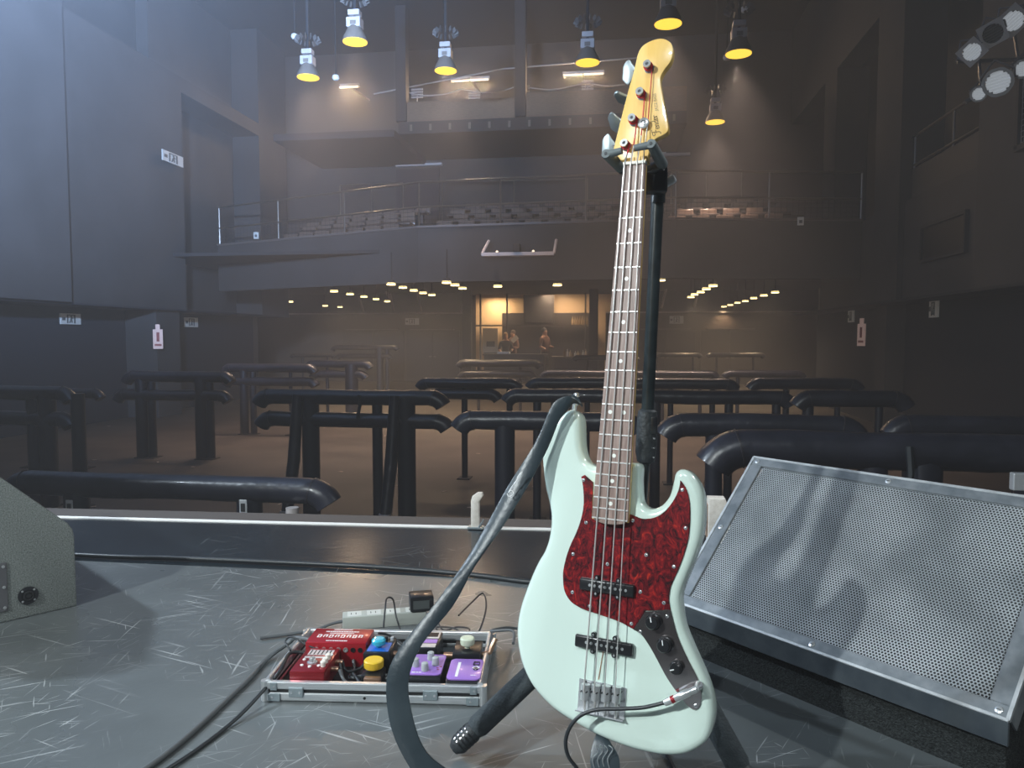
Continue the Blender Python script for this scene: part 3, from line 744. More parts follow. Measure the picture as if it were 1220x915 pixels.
MB().tube([at_y(1150, 122, 8.6), at_y(1230, 68, 8.6)], .024, 8).build('pipe', 'parsteel', r, world=True)
for a in ((1165, 55, 1170, 118), (1205, 20, 1215, 80)): MB().tube([at_y(a[0], a[1], 8.75), at_y(a[2], a[3], 8.6)], .016, 6).build('strut', 'parsteel', r, world=True)
q0, q1 = at_y(1150, 122, 8.6), at_y(1140, 74, 8.75)
MB().tube([q1, (4.72, q1.y, q1.z)], .02, 6).build('wall_bracket', 'parsteel', r, world=True)
r = thing('wall_grille', 'dark wire mesh vent panel on the side wall below the stage lamps', 'grille', (4.66, 9.2, 2.9))
b = MB()
for k in range(12): z = 3.02 + k * .065; b.tube([(4.66, 8.3, z), (4.66, 9.75, z)], .005, 4)
for k in range(22): y = 8.33 + k * .066; b.tube([(4.655, y, 3.0), (4.655, y, 3.78)], .005, 4)
tag(b.build('wire_mesh', 'wire', r, 0, world=True), kind='stuff')
for q in ((4.62, 4.7, 8.25, 8.32, 2.96, 3.8), (4.62, 4.7, 9.74, 9.81, 2.96, 3.8), (4.62, 4.7, 8.25, 9.81, 2.93, 3.0), (4.62, 4.7, 8.25, 9.81, 3.76, 3.82)): MB().box(*q).build('frame', 'beam', r, 0, world=True)
for i, (y0, y1, z0, z1, xx, lab) in enumerate(((8.55, 9.1, 2.0, 2.45, 4.66, 'small dark window in the near part of the side wall'), (11.6, 13.1, 2.0, 2.5, 4.87, 'long dark window below the side gallery'))):
    r = bpy.data.objects.new('window_%d' % (i + 1), None); col.objects.link(r); r.location = (xx, (y0 + y1) / 2, z0); struct(r, lab)
    MB().box(xx, xx + .03, y0, y1, z0, z1).build('pane', 'barscreen', r, 0, world=True)
    for q in ((xx - .03, xx + .03, y0 - .05, y0, z0 - .05, z1 + .05), (xx - .03, xx + .03, y1, y1 + .05, z0 - .05, z1 + .05), (xx - .03, xx + .03, y0, y1, z0 - .05, z0), (xx - .03, xx + .03, y0, y1, z1, z1 + .05)): MB().box(*q).build('window_frame', 'beam', r, 0, world=True)

# ================================================================== CROWD BARRIERS
def pad_rail(root, name, x0, x1, z, Y, r, eL, eR, seed):
    Rb, sw = r * 1.9, R(62)
    pts = []
    xa = x0 + (Rb * math.sin(sw) if eL else 0); xb = x1 - (Rb * math.sin(sw) if eR else 0)
    NA = 7
    if eL: pts += [V((xa - Rb * math.sin(sw * (1 - k / NA)), Y, z - Rb * (1 - math.cos(sw * (1 - k / NA))))) for k in range(NA)]
    n = max(8, int((xb - xa) / (r * .55)))
    pts += [V((xa + (xb - xa) * k / n, Y, z)) for k in range(n + 1)]
    if eR: pts += [V((xb + Rb * math.sin(sw * (k + 1) / NA), Y, z - Rb * (1 - math.cos(sw * (k + 1) / NA)))) for k in range(NA)]
    rs = []
    for k, p in enumerate(pts):
        q = noise.noise(V((p.x * 2.3 + seed * 7.1, seed, 0))) * .05 + noise.noise(V((p.x * 9 + seed * 3.3, seed * 2.0, 3))) * .035
        rs.append(r * (1 + q)); p.z += r * .10 * noise.noise(V((p.x * 1.9, seed * 5.0, 9)))
    MB().tube(pts, rs, 14).build(name, 'vinyl', root, 50, world=True)
    def elbow(sub):
        e = [p + V((0, 0, 0)) for p in sub]
        MB().tube(e, [r * 1.05] * len(e), 14).build('elbow_pad', 'vinyl', root, 50, world=True)
        MB().tube([e[0].lerp(e[1], -.02), e[0].lerp(e[1], .22)], r * 1.085, 14).build('elbow_tape', 'vinyl2', root, 50, world=True)
    if eL: elbow([p.copy() for p in pts[:NA]][::-1])
    if eR: elbow([p.copy() for p in pts[-NA:]])
_seed = [0]
def barrier(label, Y, r, rails, posts, pr=.035, braces=(), group=None, ties=(), feet=True):
    xs = [at_y(q, 402, Y).x for rr in rails for q in rr[:2]]
    t = thing('crowd_barrier', label, 'barrier', ((min(xs) + max(xs)) / 2, Y, FZ), group=group)
    ztop = None
    for i, (x0, x1, yt, eL, eR) in enumerate(rails):
        a, c = at_y(x0, yt, Y), at_y(x1, yt, Y); zc = (a.z + c.z) / 2 - r
        _seed[0] += 1
        pad_rail(t, 'padded_rail', a.x, c.x, zc, Y + (.0 if i == 0 else .0), r, eL, eR, _seed[0])
        ztop = zc if ztop is None else max(zc, ztop)
    for q in posts:
        pw = pr
        if isinstance(q, tuple): q, pw = q
        x = at_y(q, 402, Y).x
        MB().tube([(x, Y + .01, FZ), (x, Y + .01, ztop)], pw, 12).build('post', 'post', t, world=True)
        MB().box(x - .08, x + .08, Y - .1, Y + .12, FZ, FZ + .012).build('foot_plate', 'beam', t, 0, world=True)
    for q, fw in braces:
        x = at_y(q, 402, Y).x
        MB().tube([(x, Y - r * .9, ztop + r * .3), (x - .02, Y - fw * .5, (ztop + FZ) / 2), (x - .04, Y - fw, FZ + .1)], [.05, .06, .055], 10).build('brace', 'vinyl', t, world=True)
        MB().tube([(x - .04, Y - fw, FZ), (x - .04, Y - fw, FZ + .16)], .06, 10).build('brace_foot', 'lampbody', t, world=True)
    for q in ties:
        x = at_y(q, 402, Y).x
        MB().tube([(x, Y - r * 1.08, ztop + r * .4), (x + .01, Y - r * 1.12, ztop - r), (x - .015, Y - r * 1.1, ztop - r * 2.6)], .016, 6).build('strap_tie', 'stitch', t, world=True)
    return t
near = barrier('thick padded single rail running along the stage front beside the grey wedge', 3.95, .072, [(14, 392, 565, 1, 1)], [(83, .07), (292, .07)])
for q in (83, 290):
    p = at_y(q, 606, 3.86)
    MB().box(p.x - .022, p.x + .022, p.y - .004, p.y, p.z - .03, p.z + .05, .003).build('floor_label', 'silverlabel', near, 0, world=True)
    MB().box(p.x - .012, p.x + .012, p.y - .007, p.y - .004, p.z - .015, p.z + .03).build('label_mark', 'blackmatte', near, 0, world=True)
p = at_y(352, 607, 3.9); MB().tube([(p.x, 3.86, p.z - .08), (p.x, 3.86, p.z + .02)], .035, 10).build('brace_foot', 'lampbody', near, world=True)
barrier('padded double rail with two slanting braces and a hanging strap tie', 7.0, .075, [(308, 528, 464, 1, 1), (311, 533, 491, 1, 1)], [(368, .085), (483, .09), (448, .05)], braces=((357, .28), (472, .28)), ties=(430,))
barrier('padded single rail standing behind the guitar horn and strap', 5.1, .066, [(547, 760, 490, 1, 1)], [(601, .07), (664, .05)])
barrier('padded single rail standing between the stand pole and the monitor', 4.95, .075, [(793, 1022, 493, 1, 1)], [(853, .055), (960, .05)])
nr = barrier('thick creased padded rail behind the perforated floor monitor', 3.85, .092, [(850, 1330, 515, 1, 0)], [(1045, .07), (1105, .09), (1240, .08)], ties=(1078,))
p = at_y(1212, 570, 3.7); MB().box(p.x - .035, p.x + .035, 3.66, 3.7, p.z - .05, p.z + .03, .005).build('floor_label', 'silverlabel', nr, 0, world=True)
barrier('padded rail end showing above the thick creased rail', 5.4, .075, [(1062, 1300, 495, 1, 1)], [1110, 1220])
G = 'padded rails in the middle of the floor'
barrier('padded rail with a slanting loose strap left of the guitar horn', 9.4, .07, [(500, 618, 450, 1, 1), (513, 594, 463, 1, 1)], [(553, .04), (607, .04)])
mid = 'padded single rail crossing behind the bass neck in the middle rows'
barrier('longest padded rail, on four posts, passing close behind the bass neck', 7.3, .068, [(604, 942, 464, 1, 1)], [(640, .04), (782, .05), (870, .04), (927, .04)], group=G)
barrier('padded rail on thin posts one row behind the longest rail', 9.4, .07, [(631, 876, 450, 1, 1)], [660, 700, 800, 850], group=G)
barrier('small padded rail three rows behind the bass neck before the bar', 14.5, .07, [(647, 854, 441, 1, 1)], [680, 790, 835], group=G)
barrier('padded double rail straight in front of the lit bar', 17.0, .09, [(547, 644, 428, 1, 1), (549, 636, 441, 1, 1)], [570, 620])
barrier('small padded rail at the right side of the bar opening', 20, .07, [(684, 760, 423, 1, 1)], [700, 745])
far = 'small padded rail standing before the right hand partition'
barrier('small padded rail before the partition, nearer to the stand pole', 22, .07, [(776, 835, 420, 1, 1)], [783, 826], group='rails before the right partition')
barrier('small padded rail before the partition, farther from the stand pole', 22, .07, [(843, 910, 420, 1, 1)], [854, 898], group='rails before the right partition')
barrier('padded rail with one bare steel highlight in the second row from the right partition', 14.5, .07, [(863, 957, 441, 1, 1)], [880, 940])
barrier('padded rail fading into the dark beside the right wall', 9.4, .072, [(894, 1024, 450, 1, 1)], [938, 1000])
barrier('dark padded rail in the shade of the right wall', 7.0, .075, [(950, 1080, 465, 1, 1)], [(965, .05), 1050])
barrier('short padded double rail near the brown double doors', 24, .085, [(396, 474, 411, 1, 1), (402, 466, 421, 1, 1)], [(452, .12), (461, .08)])
barrier('short bare topped rail next to the double doors rail', 24.7, .07, [(347, 398, 421, 1, 1)], [360, 390])
barrier('padded double rail one row before the short double doors rail', 16.5, .09, [(366, 441, 429, 1, 1), (372, 436, 441, 1, 1)], [(418, .15), 389])
barrier('padded double rail in the dark left rows ending at two elbows', 13.2, .085, [(268, 375, 433, 1, 1), (270, 376, 449, 1, 1)], [(289, .08), (300, .06), 345])
barrier('padded double rail on paired posts beside the left wall', 10.4, .085, [(150, 275, 442, 1, 1), (140, 272, 464, 1, 1)], [(166, .09), (178, .06), (238, .10), (248, .06)])
barrier('padded double rail in the darkest corner by the left wall', 7.2, .078, [(-120, 84, 459, 1, 1), (-120, 84, 489, 1, 1)], [(36, .07), (52, .09), (89, .07)])
barrier('single padded rail with only its shiny elbow catching light by the left wall', 9.4, .07, [(-20, 120, 462, 1, 1)], [30, 95])
# confetti scraps left on the audience floor
random.seed(11)
for i in range(26):
    px = random.choice([random.uniform(60, 330), random.uniform(330, 560), random.uniform(560, 650), random.uniform(790, 870)]); py = random.uniform(500, 605)
    p = at_z(px, py, FZ)
    tag(MB().box(-.03, .03, -.012, .012, 0, .004, T=TR(p.x, p.y, FZ + .001) @ RZ(random.uniform(0, 3))).build('paper_scrap', 'scrap', None, 0, world=True), 'tiny pale paper scrap lying on the audience floor', 'scrap', 'paper scraps on the floor')

# ================================================================== BASS GUITAR
ORG = V((0.03010186, 1.31740838, 1.03880221))
EU, EV, EN = V((0.95353478, -0.30123536, -0.00535627)), V((0.05454775, 0.15512728, 0.98638738)), V((-0.29630385, -0.94084684, 0.16435097))
VB = .943
GM = Matrix(((EU.x, EV.x, EN.x, 0), (EU.y, EV.y, EN.y, 0), (EU.z, EV.z, EN.z, 0), (0, 0, 0, 1)))
GM = Matrix.Translation(ORG - EV * VB) @ GM
SH = TR(0, VB, 0)            # guitar measures are taken from the nut; the root sits at the bottom of the body
def gw(u, v, w_): return GM @ V((u, v + VB, w_))
bass = thing('bass_guitar', 'pale surf green electric bass with red tortoiseshell guard hanging on a stand', 'bass guitar', mtx=GM)
LEFT = [(-.0404, -.5095), (-.0556, -.5024), (-.0639, -.4877), (-.0682, -.4686), (-.0713, -.438), (-.0759, -.4243), (-.0884, -.417), (-.1029, -.4241), (-.1195, -.4462), (-.1329, -.4727), (-.1366, -.4957), (-.1357, -.5155), (-.13, -.5487), (-.12, -.5791), (-.114, -.6032), (-.1149, -.6351), (-.1220, -.6600), (-.133, -.6801), (-.147, -.7143), (-.1608, -.7594), (-.164, -.7992), (-.1552, -.8364), (-.14, -.8642), (-.1164, -.8903), (-.081, -.9131), (-.035, -.9288), (.0012, -.9377), (.0402, -.9429), (.0776, -.9435)]
BOT = [(.1041, -.941), (.132, -.9327), (.1554, -.9162)]
RIGHT = [(.1678, -.8985), (.1725, -.8713), (.1698, -.8474), (.1604, -.8211), (.1465, -.7952), (.132, -.769), (.1197, -.7423), (.1132, -.7105), (.1145, -.691), (.1213, -.669), (.1304, -.6427), (.1382, -.6141), (.1414, -.5905), (.1417, -.5675), (.1388, -.5421), (.1306, -.5219), (.1183, -.5076)]
CUT = [(.1048, -.5027), (.0947, -.5084), (.0915, -.5224), (.0892, -.5369), (.0842, -.551), (.0728, -.5642), (.0568, -.5703), (.044, -.5644), (.0391, -.5532), (.0362, -.5262), (.0358, -.5062), (.0314, -.4990), (.0240, -.4985)]
outl = [(p.x, p.y) for p in spline([(x, y, 0) for x, y in LEFT + BOT + RIGHT + CUT], 4)]
def inset(poly, d):
    n = len(poly); out = []
    for i in range(n):
        a, p, c = V(poly[i - 1]), V(poly[i]), V(poly[(i + 1) % n])
        t = (c - a).normalized(); nr_ = V((-t.y, t.x))
        out.append(p + nr_ * d)
    return out
area = sum(outl[i - 1][0] * outl[i][1] - outl[i][0] * outl[i - 1][1] for i in range(len(outl)))
if area < 0: outl.reverse()
def forearm(u, v):                 # the shallow forearm contour cut into the bass side of the top
    if v > -.50 or v < -.93: return 0
    uc = -.072 - .055 * (-.50 - v) / .40
    d = max(0.0, uc - u) / .07
    return -.012 * min(1, d) ** 1.4 * min(1, (-.50 - v) / .08) * min(1, (v + .93) / .08)
def slab(b, poly, w_top, w_bot, rt, rb, topfn=None, step=.012, nq=4):
    rings = []
    for k in range(nq + 1):
        a = PI / 2 * k / nq
        rings.append((rt * (1 - math.sin(a)), w_top - rt * (1 - math.cos(a)), 1))
    for k in range(nq + 1):
        a = PI / 2 * k / nq
        rings.append((rb * (1 - math.cos(a)), w_bot + rb * (1 - math.sin(a)), 0))
    loops = []
    for d, wz, top in rings:
        pl = inset(poly, d) if d > 1e-6 else [V(q) for q in poly]
        loops.append([b.bm.verts.new((q.x, q.y, wz + (topfn(q.x, q.y) if topfn and top else 0))) for q in pl])
    n = len(poly)
    for A, B in zip(loops, loops[1:]):
        for i in range(n): b.bm.faces.new((A[i], A[(i + 1) % n], B[(i + 1) % n], B[i]))
    for lp, top in ((loops[0], 1), (loops[-1], 0)):
        P = [V((v.co.x, v.co.y)) for v in lp]
        ext = []
        if top and topfn:
            xs = [q.x for q in P]; ys = [q.y for q in P]
            y = min(ys)
            while y < max(ys):
                x = min(xs)
                while x < max(xs):
                    q = V((x, y)); ins = False
                    for i in range(n):
                        a, c = P[i - 1], P[i]
                        if (a.y > q.y) != (c.y > q.y) and q.x < (c.x - a.x) * (q.y - a.y) / (c.y - a.y) + a.x: ins = not ins
                    if ins and min((q - s).length for s in P) > step * .5: ext.append(q)
                    x += step
                y += step
        res = geometry.delaunay_2d_cdt(P + ext, [(i, (i + 1) % n) for i in range(n)], [], 1, 1e-6)
        vv = []
        for i, q in enumerate(res[0]):
            src = res[3][i]
            if src and src[0] < n: vv.append(lp[src[0]])
            else: vv.append(b.bm.verts.new((q.x, q.y, (w_top if top else w_bot) + (topfn(q.x, q.y) if topfn and top else 0))))
        for f in res[2]:
            ids = [vv[i] for i in f]
            if len(set(ids)) == 3:
                try: b.bm.faces.new(ids)
                except ValueError: pass
b = MB(); slab(b, outl, 0, -.044, .011, .011, forearm)
b.build('body', 'paint', bass, 55, SH)
PG = [(-.0609, -.5284), (-.0545, -.5250), (-.0392, -.5359), (-.0373, -.5955), (.0233, -.593), (.0272, -.5812), (.0359, -.5836), (.0478, -.5863), (.0647, -.5832), (.0784, -.5748), (.0893, -.5622), (.0978, -.5474), (.1027, -.5333), (.1043, -.5203), (.1103, -.5268), (.1168, -.5385), (.1210, -.555), (.1226, -.5724), (.1226, -.5996), (.1193, -.6227), (.1108, -.6529), (.0987, -.6861), (.0972, -.7078), (.1006, -.7211), (.0607, -.7287), (.0432, -.7604), (.0211, -.7527), (-.0102, -.7472), (-.0425, -.7422), (-.0636, -.734), (-.0763, -.719), (-.0807, -.6996), (-.0807, -.6798), (-.074, -.6492), (-.0606, -.6141), (-.0537, -.5807), (-.0556, -.5504)]
sharp = {0, 1, 2, 3, 4, 5, 13, 22, 23, 24, 25}
def soft_poly(pts, sharp, n=4):
    out = []; N = len(pts)
    for i in range(N):
        a, p1, p2, c = pts[i - 1], pts[i], pts[(i + 1) % N], pts[(i + 2) % N]
        if i in sharp: a = p1
        if (i + 1) % N in sharp: c = p2
        a, p1, p2, c = V(a), V(p1), V(p2), V(c)
        for k in range(n if not (i in sharp and (i + 1) % N in sharp) else 1):
            t = k / n
            out.append(tuple(0.5 * ((2 * p1) + (p2 - a) * t + (2 * a - 5 * p1 + 4 * p2 - c) * t * t + (3 * p1 - a - 3 * p2 + c) * t ** 3)))
    return out
pg = MB().prism(soft_poly(PG, sharp), .0003, .0028, bev=.0008, seg=1).build('pickguard', 'tort', bass, 30, SH)
def screw(parent, u, v, w_=.0028, r=.0030):
    o = MB().lathe([(r, 0), (r, .0004), (r * .6, .0012), (0, .0014)], 10, T=TR(u, v, w_)).build('screw', 'chrome', parent, 40, SH)
    MB().box(-r * .65, r * .65, -.0004, .0004, .0008, .0017, T=TR(u, v, w_) @ RZ(u * 900)).build('slot', 'blackmatte', o, 0, SH)
for u, v in [(-.0561, -.5335), (-.0467, -.6026), (-.0656, -.6563), (-.0058, -.6649), (.1085, -.5346), (.1168, -.5932), (.1019, -.6545), (.0318, -.5907), (.057, -.6421), (.0896, -.7120), (.0397, -.7521), (-.0307, -.7355), (.0511, -.7007), (-.0625, -.7180)]: screw(pg, u, v)
CP = [(.0432, -.7604), (.0602, -.7301), (.1007, -.7218), (.1136, -.7585), (.1314, -.7905), (.1472, -.8154), (.1543, -.8379), (.1527, -.8555), (.1462, -.8621), (.1373, -.8605), (.1242, -.8494), (.101, -.8243), (.077, -.7898), (.0588, -.7679)]
cp = MB().prism(soft_poly(CP, {0, 1, 2}), .0005, .0032, bev=.0006, seg=1).build('control_plate', 'plate', bass, 30, SH)
for u, v in ((.0958, -.7313), (.0549, -.7619), (.1466, -.856)): screw(cp, u, v, .0032)
for i, (u, v, r, a) in enumerate(((.0762, -.7423, .0125, 15), (.0961, -.7736, .0125, 12), (.1159, -.8043, .0105, 110))):
    k = MB().lathe([(r, .0), (r, .006), (r * .86, .007), (r * .80, .0165), (r * .7, .018), (0, .018)], 24, T=TR(u, v, .0034)).build('knob', 'blackpl', bass, 35, SH)
    MB().box(-.0007, .0007, r * .1, r * .72, .0179, .0184, T=TR(u, v, .0034) @ RZ(R(a))).build('pointer', 'white', k, 0, SH)
# pickups
for (u0, u1, v0, v1) in ((-.049, .0428, -.7108, -.6912), (-.0505, .0458, -.8018, -.7818)):
    pk = MB().box(u0, u1, v0, v1, .0005, .0105, .003, seg=3).build('pickup', 'blackpl', bass, 35, SH)
    uc = (u0 + u1) / 2; vc = (v0 + v1) / 2
    for k in range(4):
        su = -.0255 + k * .0172 + uc * .3
        for s in (-.0042, .0042): MB().lathe([(.0024, 0), (.0024, .0007), (0, .0009)], 10, T=TR(su + s, vc, .0105)).build('pole_piece', 'chrome2', pk, 40, SH)
    for su in (uc - .018, uc + .018):
        for s in (v0 - .003, v1 + .003): 
            e = MB().lathe([(.0042, 0), (.0042, .006), (0, .006)], 12, T=TR(su, s, .0004)).build('mounting_ear', 'blackpl', pk, 40, SH)
            MB().lathe([(.002, 0), (.002, .001), (0, .0014)], 8, T=TR(su, s, .0064)).build('screw', 'chrome', e, 40, SH)
# bridge
br = MB().box(-.041, .038, -.9005, -.852, .0004, .0022, .0006, seg=1).build('bridge', 'chrome', bass, 30, SH)
MB().box(-.041, .038, -.9005, -.8985, .0022, .013).build('back_wall', 'chrome', br, 0, SH)
STR = [((-.0145, 0), (-.0262, -.862), .0014), ((-.0040, 0), (-.0092, -.860), .0012), ((.0070, 0), (.0078, -.858), .00105), ((.0170, 0), (.0250, -.856), .0009)]
for (n0, b0, r) in STR:
    u = b0[0]
    s = MB().tube([(u, b0[1] - .018, .011), (u, b0[1] + .006, .011)], .0072, 12).build('saddle', 'chrome2', br, 40, SH)
    MB().tube([(u, -.8985, .009), (u, b0[1] - .016, .010)], .0016, 8).build('intonation_screw', 'steel_string', s, 40, SH)
    for q in (-.0045, .0045): MB().tube([(u + q, b0[1] - .004, .0018), (u + q, b0[1] - .004, .0215)], .0013, 6).build('height_screw', 'blackmatte', s, 40, SH)
for u in (-.030, -.015, .0, .015, .028): MB().lathe([(.0026, 0), (.002, .0012), (0, .0014)], 8, T=TR(u, -.8555, .0022)).build('screw', 'blackmatte', br, 40, SH)
# neck, fingerboard
def ncx(v): return .0014 + (v / -.5955) * -.0040
def nhw(v): return .0192 + (v / -.5955) * .0113
NV = [0.012, -.0, -.1, -.2, -.3, -.4, -.48, -.52, -.5945]
b = MB(); rings = []
for v in NV:
    hw = nhw(v) if v < .001 else .0192; c = ncx(v); dep = .0165 + .003 * (-v / .6); ring = []
    if v < -.50: dep = .022
    for k in range(13):
        a = PI + PI * k / 12
        ring.append(b.bm.verts.new((c + hw * (abs(math.cos(a)) ** .35) * (1 if math.cos(a) > 0 else -1), v, .0125 - dep * abs(math.sin(a)) ** .9)))
    rings.append(ring)
for A, B in zip(rings, rings[1:]):
    for k in range(13): b.bm.faces.new((A[k], A[(k + 1) % 13], B[(k + 1) % 13], B[k]))
b.bm.faces.new(rings[0]); b.bm.faces.new(rings[-1])
b.build('neck', 'maple', bass, 40, SH)
b = MB()
fbp = [(ncx(v) - nhw(v), v) for v in (-.003, -.3, -.590)] + [(ncx(-.595) - nhw(-.595) + .006, -.5965), (ncx(-.595) - .01, -.600), (ncx(-.595) + .01, -.600), (ncx(-.595) + nhw(-.595) - .006, -.5965)] + [(ncx(v) + nhw(v), v) for v in (-.590, -.3, -.003)]
fb = b.prism(fbp, .0126, .0170, bev=.0008, seg=1).build('fingerboard', 'rosewood', bass, 30, SH)
SL = .8636
for n_ in range(1, 21):
    v = -SL * (1 - 2 ** (-n_ / 12)); c, hw = ncx(v), nhw(v) - .0004
    MB().box(c - hw, c + hw, v - .0012, v + .0012, .0168, .0182, .0006, seg=1).build('fret', 'fret', fb, 40, SH)
for n_ in (3, 5, 7, 9, 12, 15, 17, 19):
    v = -SL * (1 - (2 ** (-n_ / 12) + 2 ** (-(n_ - 1) / 12)) / 2)
    for du in ((-.0115, .0115) if n_ == 12 else (0,)):
        MB().lathe([(.0034, 0), (.0034, .0003), (0, .0003)], 14, T=TR(ncx(v) + du, v, .01695)).build('inlay_dot', 'pearl', fb, 40, SH)
MB().box(ncx(0) - .0196, ncx(0) + .0196, -.003, .0025, .010, .0205, .001, seg=2).build('nut', 'bone', bass, 40, SH)
HEAD = [(-.0190, .004), (-.0300, .0150), (-.0416, .035), (-.0385, .0526), (-.0305, .0946), (-.0226, .134), (-.014, .1718), (-.0096, .1983), (-.0024, .2121), (.0113, .2192), (.0288, .221), (.0425, .215), (.0502, .2041), (.0519, .1902), (.0486, .1766), (.039, .1637), (.0333, .1513), (.0340, .140), (.0372, .1252), (.0449, .0924), (.0513, .0639), (.0504, .0539), (.0430, .0490), (.0330, .0450), (.0258, .0377), (.0212, .0238), (.0205, .004)]
hp = soft_poly(HEAD, {0, 2, 26}, 4)
ar = sum(hp[i - 1][0] * hp[i][1] - hp[i][0] * hp[i - 1][1] for i in range(len(hp)))
if ar < 0: hp.reverse()
b = MB(); slab(b, hp, .004, -.0105, .0016, .002, None, nq=2)
hd = b.build('headstock', 'maple', bass, 40, SH)
# lettering on the headstock, as printed
LT = SH @ TR(.0400, .0520, .0041) @ RZ(R(104)) @ Matrix.Scale(.0108, 4)
script = [[(.5, .95), (.2, .9), (.02, 1.05), (.12, 1.25), (.5, 1.3), (1.1, 1.34)], [(.68, 1.28), (.55, .8), (.42, .3), (.22, .0), (-.05, .08)], [(.3, .68), (.9, .74)]]
_e = [(.95, .3), (1.2, .38), (1.26, .54), (1.12, .62), (.98, .42), (1.06, .08), (1.34, .18)]
script += [_e, [(1.42, .6), (1.42, .05)], [(1.43, .35), (1.6, .6), (1.74, .5), (1.72, .1), (1.88, .14)], [(2.3, .5), (2.1, .6), (1.95, .35), (2.05, .08), (2.3, .28)], [(2.46, 1.2), (2.33, .5), (2.3, .1), (2.44, .12)], [(x + 1.55, y) for x, y in _e], [(2.98, .6), (2.98, .05)], [(2.99, .35), (3.14, .6), (3.32, .52)]]
b = MB()
for q in script: b.tube([LT @ V((x, y, .02)) for x, y in [(p.x, p.y) for p in spline([(u, v, 0) for u, v in q], 5)]], .00062, 5)
b.build('logo_lettering', 'decal', hd, 60)
text('model_lettering', 'JAZZ BASS', .0068, 'decal', hd, SH @ TR(.0322, .093, .0041) @ RZ(R(100)), .0002, .15)
# tuners
TP = [(.0132, .1695), (.0033, .1229), (-.0075, .0782), (-.018, .0352)]
KEYA = [8, 86, 62, 12]; KEYP = [(-.0300, .1790), (-.0400, .1340), (-.0490, .0900), (-.0590, .0480)]
for i, (u, v) in enumerate(TP):
    t = MB().lathe([(.0086, 0), (.0086, .0012), (.0074, .002), (.0062, .0025), (.0058, .015), (.0066, .0165), (.0066, .0185), (.0028, .0185), (.0028, .011), (0, .011)], 20, T=TR(u, v, .004)).build('tuning_post', 'chrome', bass, 40, SH)
    MB().tube([(u + .0069 * math.cos(a), v + .0069 * math.sin(a), .004 + .0050 + .0011 * a / (2 * PI) * 1.5) for a in [k * PI / 6 for k in range(0, 44)]], .0011, 6).build('string_winding', 'redthread', t, 50, SH)
    ku, kv = KEYP[i]
    clover = [((.0118 + .0020 * math.cos(3 * a + .3)) * math.cos(a), (.0195 + .0020 * math.cos(4 * a)) * math.sin(a)) for a in [2 * PI * k / 36 for k in range(36)]]
    T = TR(ku, kv, -.016) @ RY(0) @ RX(0) @ Matrix.Rotation(R(KEYA[i]), 4, V((1, -.12, 0)))
    MB().prism(clover, -.0022, .0022, T=T, bev=.0009, seg=2).build('tuning_key', 'nickel_dark', t, 40, SH)
    MB().tube([(ku + .008, kv, -.016), (u, v, -.016)], .0032, 8).build('key_shaft', 'chrome', t, 40, SH)
    MB().box(u - .014, u + .014, v - .010, v + .010, -.018, -.0106, .002).build('gear_plate', 'chrome2', t, 30, SH)
# strings with red silk near the posts
for i, ((u0, v0), (u1, v1), r) in enumerate(STR):
    s = MB().tube([(u1, v1, .0185), (u1, v1 + .0005, .0189), (u0, v0, .0212)], r, 8).build('string', 'steel_string', bass, 60, SH)
    tu, tv = TP[3 - i]; P0, P1 = V((u0, v0, .0210)), V((tu + .0062, tv, .0092))
    if i >= 1: 
        mid_ = P0.lerp(P1, .40); mid_.z = .0105 if i > 1 else .0145
    else: mid_ = P0.lerp(P1, .5)
    MB().tube([P0, mid_], r, 6).build('string_end', 'steel_string', s, 60, SH)
    MB().tube([mid_, P1], max(r, .0008), 6).build('silk_wrap', 'redthread', s, 60, SH)
    MB().tube([(u1, v1, .0187), (u1, -.899, .0085)], r, 6).build('string_tail', 'steel_string', s, 60, SH)
tr_ = MB().lathe([(0, 0), (.0035, 0), (.0035, .006), (.0092, .0068), (.0096, .0082), (.0080, .0092), (0, .0095)], 20, T=TR(.0111, .0702, .004)).build('string_tree', 'chrome2', bass, 40, SH)
MB().tube([(.0111 + .004 * math.cos(a) * (1 if a < 5 else .6), .0702 + .004 * math.sin(a), .0137) for a in [k * .35 for k in range(20)]], .0006, 4).build('engraved_mark', 'blackmatte', tr_, 40, SH)
for (u, v, d) in ((-.0905, -.4150, (.12, 1, 0)), (-.0065, -.9385, (-.03, -1, 0))):
    MB().lathe([(.004, -.006), (.0042, .006), (.0075, .010), (.0078, .013), (.003, .016), (.003, .021), (.0055, .023), (.0052, .028), (0, .029)], 14, T=axis_T((u, v, -.022), d)).build('strap_button', 'chrome', bass, 40, SH)
# red pick-up lead between bridge and pickup
MB().tube([(-.009, -.848, .0005), (-.0065, -.825, .0007), (-.004, -.803, .0006)], .0010, 6).build('ground_line', 'brass', bass, 40, SH)

# --- instrument cable with plug
cb = thing('instrument_cable', 'black instrument cable plugged into the bass and looping down', 'cable', gw(.1, -.85, .02))
pa, pb = V((.1480, -.8270, .0225)), V((.1035, -.8557, .024))
dd = (pb - pa).normalized()
def gt(b, name, m, parent, sm=40):
    me = b.mesh(name, sm); me.transform(GM @ SH); return link(name, me, m, parent, None, True)
gt(MB().lathe([(.0045, -.004), (.0052, .0), (.0052, .010), (.006, .011), (.0062, .028), (.0055, .030), (.0055, .045), (.0048, .052), (0, .052)], 16, T=axis_T(pa, dd)), 'plug', 'chrome2', cb)
gt(MB().lathe([(.007, .0), (.007, .006), (.0045, .012), (.0045, .022), (0, .022)], 12, T=TR(.1495, -.8250, .0032)), 'right_angle_tip', 'chrome', cb)
gt(MB().lathe([(.0058, .034), (.0058, .040)], 16, T=axis_T(pa, dd)), 'plug_band', 'darkred', cb)
